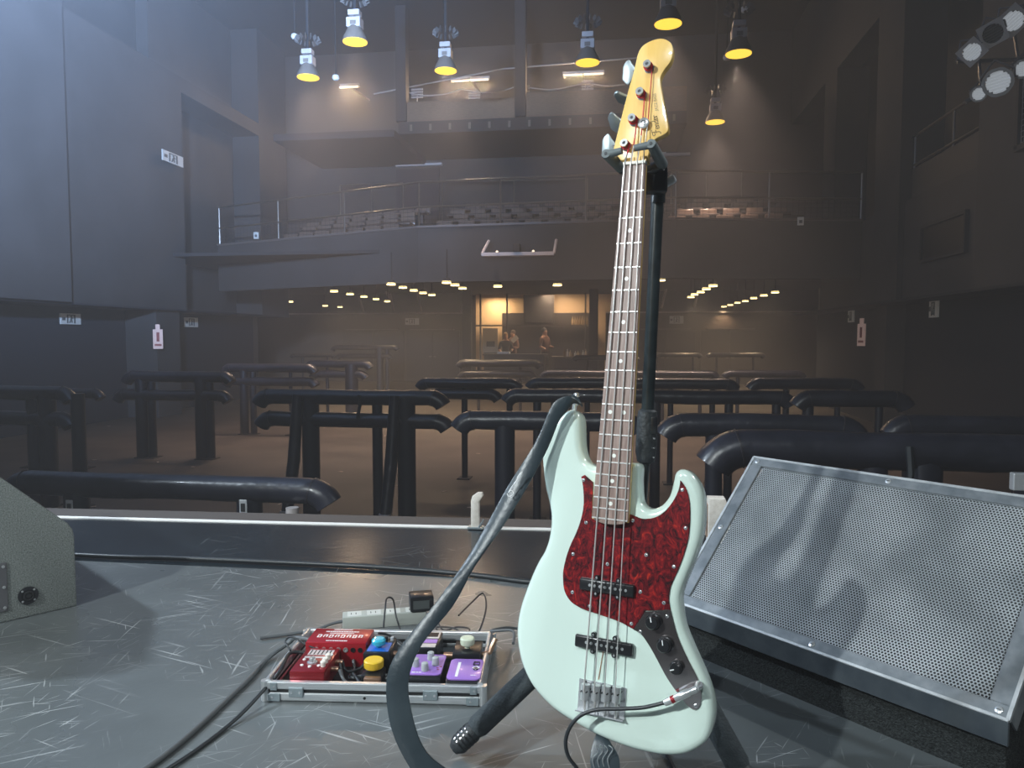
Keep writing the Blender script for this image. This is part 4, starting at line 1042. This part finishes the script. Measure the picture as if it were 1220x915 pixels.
cpx = [(792, 837, .024), (767, 842.8, .026), (739.4, 844.5, .027), (711.5, 845.5, .030), (692, 852.3, .034), (679.4, 866, .036), (673.9, 883, .034), (676.6, 899.7, .028), (686.4, 914, .02), (700, 932, .01)]
def on_g(x, y, w_):
    o_ = gw(0, 0, w_); d = ray(x, y); return CAM + d * ((o_ - CAM).dot(EN) / d.dot(EN))
cpts = [gw(*(pa + dd * .048))] + [on_g(*q) for q in cpx[1:]]
e = cpts[-1]; cpts += [V((e.x + .05, e.y - .02, .03)), V((e.x + .12, e.y + .01, .006)), V((e.x + .14, e.y + .16, .005)), V((-.06, 1.70, .005)), V((-.2, 1.90, .006))]
MB().tube(spline(cpts, 6), .0031, 8).build('lead', 'cable', cb, 60, world=True)

# --- strap
stp = thing('guitar_strap', 'dark leather guitar strap hanging from the bass horn in a loop', 'strap', (-.2, 1.15, .02))
ed = [(694, 484, 682, 470, 1.275), (682, 473, 676, 489, 1.262), (668, 474, 672, 494, 1.258), (656, 486, 665, 504, 1.256), (639, 525, 650, 540, 1.25), (606.7, 577, 622, 590, 1.235), (579, 627, 594, 634, 1.22), (556, 666, 565, 675, 1.205), (519, 718, 539.5, 722, 1.18), (477, 771, 503, 767, 1.155), (461, 808, 487, 808, 1.14), (464, 858, 490, 848, 1.13), (480, 900, 504, 890, 1.125), (505, 932, 530, 915, 1.12), (560, 962, 575, 935, 1.12), (640, 975, 640, 945, 1.13), (694, 955, 690, 930, 1.145), (704, 925, 732, 928, 1.155), (703, 903, 738, 905, 1.165), (708, 880, 727, 884, 1.18), (712, 872, 722, 876, 1.19)]
Ls = spline([at_y(a, c, y) for a, c, d, e_, y in ed], 5); Rs = spline([at_y(d, e_, y - (.012 if 4 < i < 8 else 0)) for i, (a, c, d, e_, y) in enumerate(ed)], 5)
b = MB(); rows = []
for i in range(len(Ls)):
    l, r_ = Ls[i], Rs[i]
    t = (Ls[min(i + 1, len(Ls) - 1)] - Ls[max(i - 1, 0)]).normalized()
    nn = (r_ - l).cross(t).normalized()
    if nn.dot(CAM - l) < 0: nn = -nn
    h = nn * .0018; mm = (l + r_) / 2 + nn * .002
    rows.append([b.bm.verts.new(q) for q in (l + h * .4, l.lerp(r_, .08) + h, mm + h, l.lerp(r_, .92) + h, r_ + h * .4, r_ - h, mm - h * 2, l - h)])
for A, B in zip(rows, rows[1:]):
    for k in range(8): b.bm.faces.new((A[k], A[(k + 1) % 8], B[(k + 1) % 8], B[k]))
b.bm.faces.new(rows[0]); b.bm.faces.new(rows[-1])
b.build('strap_band', 'strap', stp, 60, world=True)
sg = [(604, 588), (607, 592), (612, 588), (609, 584), (606, 587), (610, 580), (616, 572), (622, 563), (618, 567), (613, 578)]
def strap_pt(x, y):
    f = (y - 525) / (634 - 525); return at_y(x, y, 1.243 - .03 * f - .014)
MB().tube(spline([strap_pt(*q) for q in sg], 5), .0009, 5).build('printed_mark', 'white', stp, 60, world=True)
for k in range(4):
    q = [(708 + k * 6, 915), (706 + k * 6, 904), (712 + k * 6, 896 - k), (710 + k * 5, 888)]
    MB().tube(spline([at_y(x, y, 1.158) for x, y in q], 4), .0008, 5).build('printed_mark', 'chrome2', stp, 60, world=True)

# ================================================================== GUITAR STAND
hub = at_y(757, 700, 1.41)
sd_ = thing('guitar_stand', 'black tripod hanging stand holding the bass by its headstock', 'guitar stand', (hub.x, hub.y, 0))
m0, m1, m2, m3 = at_y(784, 222, 1.41), at_y(771.5, 490, 1.41), at_y(769, 552, 1.41), hub
MB().tube([m0, m1], .0115, 14).build('upper_mast', 'standblack', sd_, world=True)
gd = (m2 - m1)
MB().lathe([(.013, -.004), (.0175, 0), (.0185, .012), (.0195, .05), (.0195, gd.length - .02), (.016, gd.length - .004), (.010, gd.length)], 18, T=axis_T(m1, gd)).build('height_grip', 'rubber', sd_, world=True)
gq = m1 + gd * .25 + V((.012, -.016, 0))
MB().box(-.006, .006, -.003, .003, -.016, .016, .002, T=Matrix.Translation(gq)).build('grip_trigger', 'blackpl', sd_, world=True)
for k in range(3): MB().lathe([(.0016, 0), (.0016, .002), (0, .002)], 8, T=axis_T(m1 + gd * (.5 + k * .18) + V((.013, -.0145, 0)), (.6, -.8, 0))).build('screw', 'chrome', sd_, world=True)
MB().tube([m2, hub, (hub.x, hub.y, hub.z - .03)], .0085, 12).build('lower_mast', 'standblack', sd_, world=True)
MB().lathe([(.02, -.06), (.028, -.05), (.030, .02), (.02, .04), (0, .04)], 16, T=Matrix.Translation(hub)).build('hub', 'blackpl', sd_, world=True)
def leg(foot, flen):
    top = hub + (V((foot.x, foot.y, hub.z)) - hub).normalized() * .022
    d = foot - top
    o = MB().tube([top, foot - d.normalized() * .02], .010, 10).build('leg', 'standblack', sd_, world=True)
    MB().tube([top + d * (1 - flen), top + d * (1 - flen) * 1.0 + d * .02, foot - d.normalized() * .06, foot - d.normalized() * .05], [.018, .0205, .0205, .017], 16).build('foam_sleeve', 'foam', o, world=True)
    f = MB().tube([foot - d.normalized() * .055, foot - d.normalized() * .045, foot - d.normalized() * .012, foot], [.014, .0185, .0175, .010], 14).build('rubber_foot', 'rubber', o, world=True)
    for k in range(4): MB().tube([foot - d.normalized() * (.042 - k * .008), foot - d.normalized() * (.039 - k * .008)], .0192 - k * .0003, 14).build('foot_rib', 'blackpl', f, world=True)
fl = at_z(540, 893, .014); leg(fl, .62)
fr = at_z(903, 955, .014); leg(fr, .60)
leg(V((hub.x + .10, hub.y + .30, .014)), .6)
# yoke that grips the headstock
yoke = sd_
LF, LB, RF, RB = on_g(723, 184.5, .032), on_g(740, 200, -.045), on_g(776.5, 172.5, .032), on_g(789, 196, -.045)
for q0, q1, nm in ((LF, LB, 'arm'), (RF, RB, 'arm')):
    MB().tube([q0.lerp(q1, -.03), q0.lerp(q1, .1), q1], [.0078, .0086, .0100], 14).build(nm, 'standgrey', yoke, world=True)
cN = on_g(750, 177, .034)
for q0, q1 in ((LF, on_g(741, 179.5, .034)), (RF, on_g(756, 176.5, .034))):
    o = MB().tube([q0, q1], [.0068, .0058], 12).build('lock_bar', 'standgrey', yoke, world=True)
    MB().lathe([(.0075, -.006), (.0085, -.003), (.0085, .003), (.0075, .006), (0, .006)], 14, T=axis_T(q0, EN)).build('lock_cap', 'standgrey', o, world=True)
    MB().lathe([(.003, .006), (.003, .0068), (0, .0068)], 8, T=axis_T(q0, EN)).build('pivot', 'rubber', o, world=True)
hb = (LB + RB) / 2
b = MB(); b.tube([LB, hb + V((0, .01, -.012)), RB], .011, 12); b.build('crossbar', 'blackpl', yoke, world=True)
MB().box(-.022, .022, -.016, .016, -.034, .01, .004, T=Matrix.Translation(RB + V((-.012, .02, -.012)))).build('housing', 'blackpl', yoke, 30, world=True)
MB().tube([hb + V((.008, .012, -.01)), m0 + V((0, 0, .012)), m0 + V((0, 0, -.03))], [.012, .014, .0135], 14).build('neck_joint', 'standblack', yoke, world=True)
MB().box(-.004, .020, -.004, .004, -.008, .008, .003, T=Matrix.Translation(m0 + V((.012, -.012, .002))) @ RY(R(-30))).build('wing_nut', 'silverlabel', yoke, 40, world=True)
MB().lathe([(.005, 0), (.005, .016), (.003, .02), (0, .02)], 10, T=axis_T(m0 + V((-.004, -.012, .006)), (-.2, -1, .25))).build('clamp_bolt', 'chrome', yoke, world=True)

# ================================================================== FLOOR MONITORS
def wedge_T(x, y, a): return TR(x, y, 0) @ RZ(a)
TH, TI, WW, WH, WZ = -.784, .796, .705, .437, .13
mw = thing('floor_monitor', 'large wedge floor monitor with a perforated steel grille facing the bass player', 'floor monitor', mtx=wedge_T(.135, 1.785, TH))
yzT = Matrix(((0, 0, 1, 0), (1, 0, 0, 0), (0, 1, 0, 0), (0, 0, 0, 1)))     # (y, z, x) -> (x, y, z)
b = MB(); b.prism([(.038, 0), (.024, .10), (.30, .390), (.36, .425), (.44, .40), (.53, .26), (.50, 0)], .012, WW - .012, T=yzT, bev=.006)
b.build('cabinet', 'carpetshade', mw, 30)
ST = TR(0, 0, WZ) @ RX(TI)          # slope frame: x along, y up the slope, z out of it
fw = .024
for nm, q in (('grille_frame', (0, WW, 0, fw)), ('grille_frame', (0, WW, WH - fw, WH)), ('grille_frame', (0, fw * 1.5, fw, WH - fw)), ('grille_frame', (WW - fw * 1.5, WW, fw, WH - fw))):
    MB().box(q[0], q[1], q[2], q[3], -.006, .0, .0015, T=ST, seg=1).build(nm, 'frame_steel', mw, 30)
for q in ((0, WW, -.003, .003), (0, WW, WH - .003, WH + .003)): MB().box(q[0], q[1], q[2], q[3], -.006, .002, .001, T=ST, seg=1).build('worn_edge', 'edge_worn', mw, 30)
for q in ((0, .004, 0, WH), (WW - .004, WW, 0, WH)): MB().box(q[0] - .001, q[1] + .001, q[2], q[3], -.006, .0015, T=ST).build('worn_edge', 'edge_worn', mw, 0)
MB().box(0, WW, -.001, .005, .086, WZ + .001, .001, seg=1).build('front_skirt', 'skirt', mw, 30)
for q in ((0, WW, WH - .004, WH), (0, .004, .004, WH - .004), (WW - .004, WW, .004, WH - .004)):
    MB().box(q[0], q[1], q[2], q[3], -.045, -.006, T=ST).build('frame_skirt', 'frame_steel', mw, 0)
# perforated sheet: every hole is cut through the sheet
pt = .0062; x0, x1, y0, y1 = fw * 1.5, WW - fw * 1.5, fw, WH - fw
vs, fs = [], []
rowh = pt * math.sqrt(3) / 2; ny = int((y1 - y0) / rowh); nx = int((x1 - x0) / pt)
sxx, syy = (x1 - x0) / (nx + .5) / pt, (y1 - y0) / (ny + 1 / 3) / rowh
hexo = [(pt / math.sqrt(3) * math.cos(PI / 6 + PI / 3 * k), pt / math.sqrt(3) * math.sin(PI / 6 + PI / 3 * k)) for k in range(6)]
hexi = [(.0023 * math.cos(PI / 6 + PI / 3 * k), .0023 * math.sin(PI / 6 + PI / 3 * k)) for k in range(6)]
for j in range(ny):
    for i in range(nx):
        cx, cy = pt * (i + .5 + .5 * (j % 2)), rowh * (j + 2 / 3); n0 = len(vs)
        for hx, hy in hexo + hexi: vs.append((x0 + (cx + hx) * sxx, y0 + (cy + hy) * syy, -.003))
        for k in range(6): fs.append((n0 + k, n0 + (k + 1) % 6, n0 + 6 + (k + 1) % 6, n0 + 6 + k))
me = bpy.data.meshes.new('perforated_sheet'); me.from_pydata(vs, [], fs); me.transform(ST)
tag(link('perforated_sheet', me, 'grille', mw), kind='stuff')
MB().box(x0 - .01, x1 + .01, y0 - .01, y1 + .01, -.030, -.026, T=ST).build('foam_backing', 'cone', mw, 0)
for u in (.018, WW / 2, WW - .018):
    for v in ((.012, WH - .012) if u == WW / 2 else (.012, WH / 2, WH - .012)):
        o = MB().lathe([(.0062, 0), (.0062, .0012), (.004, .002), (0, .0022)], 12, T=ST @ TR(u, v, 0)).build('grille_screw', 'chrome2', mw)
        MB().box(-.003, .003, -.0006, .0006, .0018, .0026, T=ST @ TR(u, v, 0)).build('screw_slot', 'blackmatte', o, 0)

# grey carpeted wedge seen from its side panel
d_ = V((-.595, -.8036, 0)); aw = math.atan2(d_.y, d_.x)
lw = thing('floor_monitor', 'grey carpeted wedge monitor showing its side panel with a round socket', 'floor monitor', mtx=wedge_T(-1.4897, 1.8841, aw))
xzT = Matrix(((1, 0, 0, 0), (0, 0, -1, 0), (0, 1, 0, 0), (0, 0, 0, 1)))    # (x, z, -y)
pf = [(0, 0), (.0, .200), (.004, .218), (.016, .238), (.30, .515), (.36, .53), (.44, .45), (.50, .20), (.48, 0)]
b = MB(); b.prism(pf, 0, .72, T=xzT, bev=.006); b.build('cabinet', 'carpet', lw, 30)
SD = Matrix.Identity(4)
# the side panel is the plane y = 0 of the wedge, its outward side is +y
ST2 = TR(.117, 0.001, .060) @ RX(R(-90))
o = MB().lathe([(.024, -.002), (.024, .003), (.016, .004), (.016, .002), (.0, .002)], 24, T=ST2).build('socket_plate', 'blackpl', lw)
MB().lathe([(.0125, .002), (.0125, .008), (.009, .008), (.009, .004), (.0055, .004), (.0055, .007), (0, .007)], 20, T=ST2).build('socket', 'blackmatte', o)
for k in range(4):
    a = PI / 4 + k * PI / 2; MB().lathe([(.0028, .003), (.0028, .0045), (0, .005)], 8, T=ST2 @ TR(.0195 * math.cos(a), .0195 * math.sin(a), 0)).build('screw', 'chrome2', o)
o = MB().box(.163, .30, .0, .003, .030, .160, .001, seg=1).build('connector_plate', 'parsteel', lw, 30)
for z in (.04, .095, .15):
    MB().lathe([(.004, 0), (.004, .002), (0, .0025)], 8, T=TR(.171, .003, z) @ RX(R(-90))).build('screw', 'chrome2', o)

# ================================================================== PEDALBOARD
CT = TR(-.71583, 1.44475, 0) @ RZ(.08985)
case = thing('pedalboard_case', 'shallow aluminium flight case tray holding effect pedals', 'pedalboard', mtx=CT)
CW, CD = .452, .268
MB().box(.012, CW - .012, .0, CD - .012, .004, .012).build('tray_floor', 'tray', case, 0)
def side(nm, m, y0, y1, z0, z1, x0=0.0, x1=CW): MB().box(x0, x1, y0, y1, z0, z1, .002, seg=1).build(nm, m, case, 30)
for (z0, z1, nm) in ((0.002, .019, 'lower_rail'), (.026, .042, 'upper_rail')):
    side(nm, 'alu', -.014, -.002, z0, z1); side(nm, 'alu', CD - .014, CD - .002, z0, z1)
    for x in (0, CW - .012): MB().box(x, x + .012, -.002, CD - .014, z0, z1, .002, seg=1).build(nm, 'alu', case, 30)
for q in ((.002, CW - .002, -.011, -.004, .0185, .027), (.002, CW - .002, CD - .011, CD - .005, .0185, .027), (.003, .010, -.004, CD - .011, .0185, .027), (CW - .010, CW - .003, -.004, CD - .011, .0185, .027)):
    MB().box(*q).build('black_groove', 'blackmatte', case, 0)
for x in (0, CW - .012):
    MB().tube([(x + .006, -.008, .0425), (x + .006, CD - .008, .0425)], .006, 10).build('top_bead', 'alu', case)
MB().tube([(.0, CD - .008, .0425), (CW, CD - .008, .0425)], .005, 10).build('top_bead', 'alu', case)
for (x, z) in ((.008, .010), (.013, .033), (CW - .034, .010), (CW - .026, .033)):
    o = MB().box(x, x + (.026 if z < .02 else .014), -.0165, -.013, z - .008, z + .008, .0008, seg=1).build('corner_bracket', 'nickel_dark', case, 30)
    MB().lathe([(.0022, 0), (.0022, .001), (0, .0014)], 8, T=TR(x + .009, -.0165, z) @ RX(R(90))).build('rivet', 'chrome', o)
for x in (0.0, CW):
    MB().tube([(x, -.008, .001), (x, -.008, .043)], .0085, 12).build('corner_cap', 'chrome2', case)
    MB().tube([(x, CD - .008, .001), (x, CD - .008, .043)], .0085, 12).build('corner_cap', 'chrome2', case)
for x in (.052, .330):
    o = MB().box(x, x + .030, -.018, -.012, .012, .032, .001, seg=1).build('latch', 'nickel_dark', case, 30)
    for dx in (.006, .024): MB().lathe([(.0025, 0), (.0025, .001), (0, .0015)], 8, T=TR(x + dx, -.018, .022) @ RX(R(90))).build('rivet', 'chrome', o)
MB().lathe([(.003, 0), (.003, .001), (0, .001)], 8, T=TR(.209, -.0141, .012) @ RX(R(90))).build('lock_hole', 'blackmatte', case)

def pedal(name, label, x, y, rz=0): return thing(name, label, 'pedal', mtx=CT @ TR(x, y, .0122) @ RZ(rz))
# red power supply
t = pedal('power_supply', 'red power supply box with white lettering at the back of the case', .040, .128)
MB().box(0, .138, 0, .082, 0, .056, .003).build('body', 'red', t, 30)
for i in range(7):
    o = MB().lathe([(.0055, 0), (.0055, .002), (.003, .002), (.003, .0005), (0, .0005)], 12, T=TR(.026 + i * .0165, 0, .040) @ RX(R(90))).build('dc_socket', 'chrome2' if i < 5 else 'blackpl', t)
def print_lines(parent, lines, z, m='white', name='printed_lines', seed=1):   # small print too blurred to read: short dashes
    rg = random.Random(seed); b = MB()
    for x0, x1, y, h in lines:
        x = x0
        while x < x1:
            w_ = min(rg.uniform(.6, 1.6) * h, x1 - x); b.box(x, x + w_ * .8, y, y + h, z, z + .0004); x += w_
    tag(b.build(name, m, parent, 0), kind='stuff')
print_lines(t, [(.030, .108, .060, .0045), (.042, .098, .051, .003), (.046, .090, .0725, .003), (.045, .093, .008, .004)], .0560)
for i in range(8): MB().box(.018 + i * .0135, .027 + i * .0135, .028 + (i % 2) * .002, .044, .0558, .0564, T=TR(0, 0, 0)).build('printed_mark', 'white', t, 0)
for i in range(8): MB().box(.0205 + i * .0135, .0245 + i * .0135, .030, .040, .0560, .0566).build('printed_gap', 'red', t, 0)
# dark red pedal
t = pedal('effect_pedal', 'dark red stompbox with a silver striped label and footswitches', .047, .002)
MB().box(0, .074, 0, .120, 0, .046, .003).build('body', 'darkred', t, 30)
MB().box(.012, .066, .082, .108, .0458, .0465).build('label_plate', 'silverlabel', t, 0)
for i in range(6): MB().box(.016 + i * .0085, .0185 + i * .0085, .084, .106, .0464, .0468).build('label_stripe', 'blackmatte', t, 0)
MB().box(.010, .058, .066, .074, .0458, .0464).build('label_band', 'silverlabel', t, 0)
MB().lathe([(.011, 0), (.011, .003), (.007, .004), (.007, .010), (.005, .013), (0, .013)], 16, T=TR(.036, .042, .046)).build('footswitch', 'chrome', t)
for dx, dy in ((-.018, -.014), (0, -.020), (.018, -.014), (.03, .04), (-.022, .014), (.02, .016)): MB().lathe([(.0035, 0), (.0035, .002), (0, .0035)], 10, T=TR(.036 + dx, .042 + dy, .046)).build('lamp_dot', 'white', t)
for k in range(3): MB().lathe([(.005, 0), (.006, .010), (.0045, .012), (0, .012)], 12, T=TR(.064, .026 + k * .018, .046)).build('knob', 'bone', t)
for yy in (.05, .085): MB().tube([(.074, yy, .03), (.090, yy, .03)], .0055, 10).build('jack_socket', 'brass', t)
# blue and black pedal with cyan knob
t = pedal('effect_pedal', 'black stompbox with a blue panel and a big cyan footswitch cap', .178, .098)
MB().box(0, .060, 0, .085, 0, .046, .003).build('body', 'blackpl', t, 30)
MB().box(.006, .054, .010, .058, .0458, .0468).build('panel', 'blue', t, 0)
MB().lathe([(.006, 0), (.006, .006), (.0145, .007), (.0155, .011), (.0155, .016), (.012, .0195), (0, .020)], 20, T=TR(.028, .034, .0468)).build('footswitch_cap', 'cyan', t)
for k in range(4): MB().lathe([(.004, 0), (.004, .008), (0, .009)], 10, T=TR(.010 + k * .0135, .072, .046)).build('knob', 'silverlabel' if k % 2 else 'blackpl', t)
MB().tube([(-.014, .05, .028), (0, .05, .028)], .007, 10).build('jack_socket', 'bone', t)
MB().tube([(.06, .04, .028), (.075, .04, .028)], .007, 10).build('jack_socket', 'brass', t)
# mini pedal with yellow cap
t = pedal('effect_pedal', 'small pedal under a bright yellow footswitch cap', .188, .036)
MB().box(0, .044, 0, .05, 0, .024, .003).build('body', 'blackpl', t, 30)
MB().lathe([(.006, .024), (.006, .030), (.020, .030), (.021, .032), (.021, .045), (.019, .047), (0, .047)], 22, T=TR(.022, .030, 0)).build('footswitch_cap', 'yellow', t)
MB().box(.010, .046, -.016, -.003, .012, .026, .003).build('patch_plug', 'brass', t, 30)
# purple pedals
def rrect(w_, h_, r, n=5):
    out = []
    for cx, cy, a0 in ((w_ - r, h_ - r, 0), (r, h_ - r, 90), (r, r, 180), (w_ - r, r, 270)):
        for k in range(n + 1): a = R(a0 + 90 * k / n); out.append((cx + r * math.cos(a), cy + r * math.sin(a)))
    return out
t = pedal('effect_pedal', 'purple topped stompbox with four grey knobs', .292, .004)
MB().prism(rrect(.072, .100, .004), 0, .041).build('body', 'blackpl', t, 30)
MB().prism(rrect(.070, .098, .010), .041, .0445, T=TR(.001, .001, 0), bev=.001).build('face_plate', 'purple', t, 30)
for kx, ky in ((.040, .072), (.054, .046), (.036, .018), (.013, .038)): MB().lathe([(.0075, 0), (.0080, .002), (.0070, .016), (.0055, .0172), (0, .0172)], 18, T=TR(kx, ky, .0445)).build('knob', 'knobgrey', t)
print_lines(t, [(.010, .030, .007, .004), (.052, .066, .086, .003)], .0444)
for q in ((.058, .030), (.064, .036), (.060, .022)): MB().box(q[0], q[0] + .005, q[1], q[1] + .003, .0444, .0448).build('printed_mark', 'darkred', t, 0)
t = pedal('effect_pedal', 'plain purple topped stompbox with a white band in the case corner', .374, -.006 + .002)
MB().prism(rrect(.072, .100, .004), 0, .036).build('body', 'blackpl', t, 30)
MB().prism(rrect(.070, .098, .012), .036, .0395, T=TR(.001, .001, 0), bev=.001).build('face_plate', 'purple', t, 30)
MB().box(.018, .024, .012, .080, .0394, .0399, T=TR(0, 0, 0)).build('white_band', 'white', t, 0)
MB().lathe([(.0055, 0), (.0055, .002), (0, .003)], 12, T=TR(.058, .048, .0395)).build('foot_button', 'blackpl', t)
MB().tube([(.052, .066, .041), (.052, .080, .041), (.064, .080, .041), (.064, .066, .041), (.052, .066, .041)], .0012, 6).build('printed_mark', 'blackmatte', t)
MB().tube([(.0505, .052, .041), (.058, .043, .041), (.0655, .052, .041), (.058, .061, .041), (.0505, .052, .041)], .0010, 6).build('printed_mark', 'white', t)
print_lines(t, [(.050, .062, .018, .003)], .0394)
# black pedal with pale green cap
t = pedal('effect_pedal', 'black stompbox with a pale green footswitch cap behind the plain purple one', .374, .108)
MB().box(0, .062, 0, .075, 0, .044, .003).build('body', 'blackpl', t, 30)
MB().lathe([(.006, 0), (.006, .006), (.015, .008), (.016, .011), (.016, .021), (.014, .023), (0, .024)], 20, T=TR(.030, .036, .044)).build('footswitch_cap', 'palegreen', t)
MB().tube([(.062, .03, .03), (.080, .036, .034), (.092, .05, .06)], .006, 10).build('jack_plug', 'brass', t)
MB().tube([(-.022, .03, .028), (0, .03, .028)], .0065, 10).build('jack_socket', 'brass', t)
# tuner
t = pedal('tuner_pedal', 'small black tuner pedal with a silver rim and display', .288, .130)
MB().box(0, .050, 0, .095, 0, .046, .003).build('body', 'blackpl', t, 30)
MB().box(.004, .046, .055, .092, .0458, .0475, .0006, seg=1).build('rim', 'silverlabel', t, 30)
MB().box(.008, .042, .062, .086, .0474, .048).build('display', 'barscreen', t, 0)
MB().box(.006, .044, .030, .050, .0458, .0466).build('panel', 'purple', t, 0)
MB().box(.006, .044, .006, .026, .0458, .0466).build('panel', 'silverlabel', t, 0)
# patch cables inside the case
random.seed(5)
cs = [((.140, .05, .04), (.16, .02, .03), (.19, .012, .022), (.205, .03, .026)), ((.135, .09, .044), (.15, .07, .03), (.175, .085, .03), (.185, .12, .04)), ((.13, .085, .042), (.15, .05, .018), (.18, .022, .016), (.24, .02, .02), (.29, .03, .02)),
      ((.15, .10, .02), (.17, .06, .025), (.21, .01, .018), (.26, .008, .018)), ((.238, .05, .024), (.26, .06, .03), (.27, .09, .03), (.253, .138, .04)), ((.352, .138, .04), (.345, .12, .02), (.33, .118, .018), (.36, .112, .03)),
      ((.15, .125, .03), (.158, .10, .02), (.16, .06, .02), (.20, .075, .02), (.26, .075, .02)), ((.262, .15, .04), (.278, .18, .03), (.25, .21, .03), (.21, .22, .05), (.19, .2, .062)), ((.275, .02, .02), (.25, .1, .015), (.27, .2, .015), (.35, .2, .02), (.355, .15, .03))]
for i, c in enumerate(cs):
    me = MB().tube(spline(c, 6), .0028 if i % 3 else .0036, 7).mesh('patch_cable', 60); me.transform(CT)
    tag(link('patch_cable', me, 'cablegrey' if i % 2 == 0 else 'cable', None, None, True), 'short grey or black patch cable tangled between the pedals', 'cable', 'patch cables in the case')
# long cables
def cable(name, label, pts, r, m='cable', group=None):
    return tag(MB().tube(spline(pts, 8), r, 8).build(name, m, None, 60, world=True), label, 'cable', group)
cable('audio_cable', 'thick dark cable running over the floor to the case rim', [(-.90, .95, .006), (-.80, 1.165, .006), V(at_z(285, 820, .006)), V(at_z(318, 785, .007)), V(at_z(345, 765, .03)), V(at_z(352, 760, .046)), (-.70, 1.63, .05), (-.665, 1.6, .05)], .0055, 'cablegrey')
cable('audio_cable', 'thinner dark cable leaving the case corner across the floor', [(-.85, .95, .005), (-.765, 1.165, .005), V(at_z(275, 862, .006)), V(at_z(318, 818, .03)), V(at_z(335, 797, .052)), V(at_z(346, 778, .055)), (-.672, 1.56, .05)], .0038, 'cable')
cable('thin_lead', 'thin black lead looping over the left rim of the case', [V(at_z(346, 775, .05)), V(at_z(340, 764, .06)), V(at_z(348, 759, .07)), V(at_z(365, 768, .06)), (-.655, 1.57, .055)], .0022)
cable('stage_cable', 'long black cable lying along the seam of the stage boards', [(-3.2, 2.36, .008), V(at_z(92, 661, .008)), V(at_z(200, 664.5, .008)), V(at_z(300, 668.5, .008)), V(at_z(450, 675.5, .008)), V(at_z(560, 684.5, .008)), V(at_z(640, 694, .008)), (.1, 2.22, .008), (.5, 2.3, .008)], .0085)
cable('signal_cable', 'grey cable arching over the right rim of the case towards the stand', [(-.225, 1.64, .065), (-.235, 1.70, .07), V(at_z(585, 752, .06)), V(at_z(600, 748, .045)), V(at_z(618, 749, .02)), (-.12, 1.85, .006), (.0, 1.95, .006)], .0034, 'cablegrey')
# power strip and adaptor
pa, pb = at_z(413, 747, 0), at_z(487, 744, 0)
dv = V((pb.x - pa.x, pb.y - pa.y, 0)); ang = math.radians(21)
ps = thing('power_strip', 'pale grey power strip lying behind the pedal case', 'power strip', mtx=TR(-.69, 1.815, 0) @ RZ(R(20)))
MB().box(0, .215, 0, .045, 0, .034, .003).build('body', 'strip', ps, 30)
for k in range(4):
    o = MB().box(.012 + k * .05, .048 + k * .05, .006, .039, .0335, .0345, .0003, seg=1).build('socket', 'stripface', ps, 30)
    for s in (-.006, .006): MB().box(.028 + k * .05 + s - .001, .028 + k * .05 + s + .001, .016, .028, .0343, .0349).build('slot', 'blackmatte', o, 0)
MB().tube(spline([(0, .022, .017), (-.03, .02, .012), (-.08, 0, .006), (-.2, -.02, .006)], 5), .0042, 8).build('cord', 'cablegrey', ps, 60)
ad = thing('power_adaptor', 'chunky black power adaptor plugged into the strip', 'adaptor', mtx=TR(-.69, 1.815, 0) @ RZ(R(20)) @ TR(.172, -.005, .0352))
MB().box(0, .062, 0, .055, 0, .040, .004).build('body', 'blackpl', ad, 30)
MB().box(.008, .05, -.001, 0, .008, .03).build('rating_label', 'signdark', ad, 0)
cable('adaptor_lead', 'thin black lead coiled in loops beside the adaptor', [(-.480, 1.895, .05), (-.46, 1.87, .03), (-.43, 1.83, .01), (-.40, 1.86, .008), (-.36, 1.82, .02), (-.375, 1.79, .01), (-.42, 1.80, .008), (-.45, 1.84, .012), (-.40, 1.82, .02), (-.36, 1.79, .012), (-.335, 1.80, .02), (-.325, 1.86, .06), (-.345, 1.93, .075), (-.37, 1.90, .06), (-.39, 1.83, .05)], .0023)
cable('thin_lead', 'thin black lead standing up in a loop behind the power supply', [(-.545, 1.70, .06), (-.55, 1.73, .095), (-.555, 1.76, .11), (-.545, 1.78, .10), (-.53, 1.76, .06), (-.5, 1.74, .02), (-.45, 1.77, .008), (-.42, 1.80, .006)], .0022)

# ================================================================== small things at the stage edge
p = at_z(567, 629, .002); s = p.y / 900
t = thing('edge_bracket', 'cream bent bracket standing on the white stage edge', 'bracket', (p.x, p.y, .002))
b = MB(); b.prism([(-.018, 0), (.014, 0), (.014, .105), (.03, .130), (.026, .142), (.008, .142), (-.012, .128), (-.018, .11)], -.012, .012, T=RX(R(90)), bev=.003); b.build('post', 'creamblock', t, 30)
MB().tube([(.012, -.012, .004), (.03, -.02, .03), (.034, -.022, .04)], .003, 6).build('clip', 'nickel_dark', t)
MB().box(-.03, .03, -.02, .02, 0, .006).build('base', 'nickel_dark', t, 0)
p = at_z(850, 640, .002)
t = thing('wood_block', 'cream block standing behind the monitor corner on the stage edge', 'block', (p.x, p.y - .05, .0))
b = MB(); b.prism([(-.03, 0), (.035, 0), (.05, .06), (.05, .12), (.03, .165), (-.03, .165)], -.03, .03, T=RX(R(90)), bev=.006); b.build('block', 'creamblock', t, 30)
MB().box(-.034, -.028, -.02, .02, .02, .14).build('metal_plate', 'brass', t, 0)
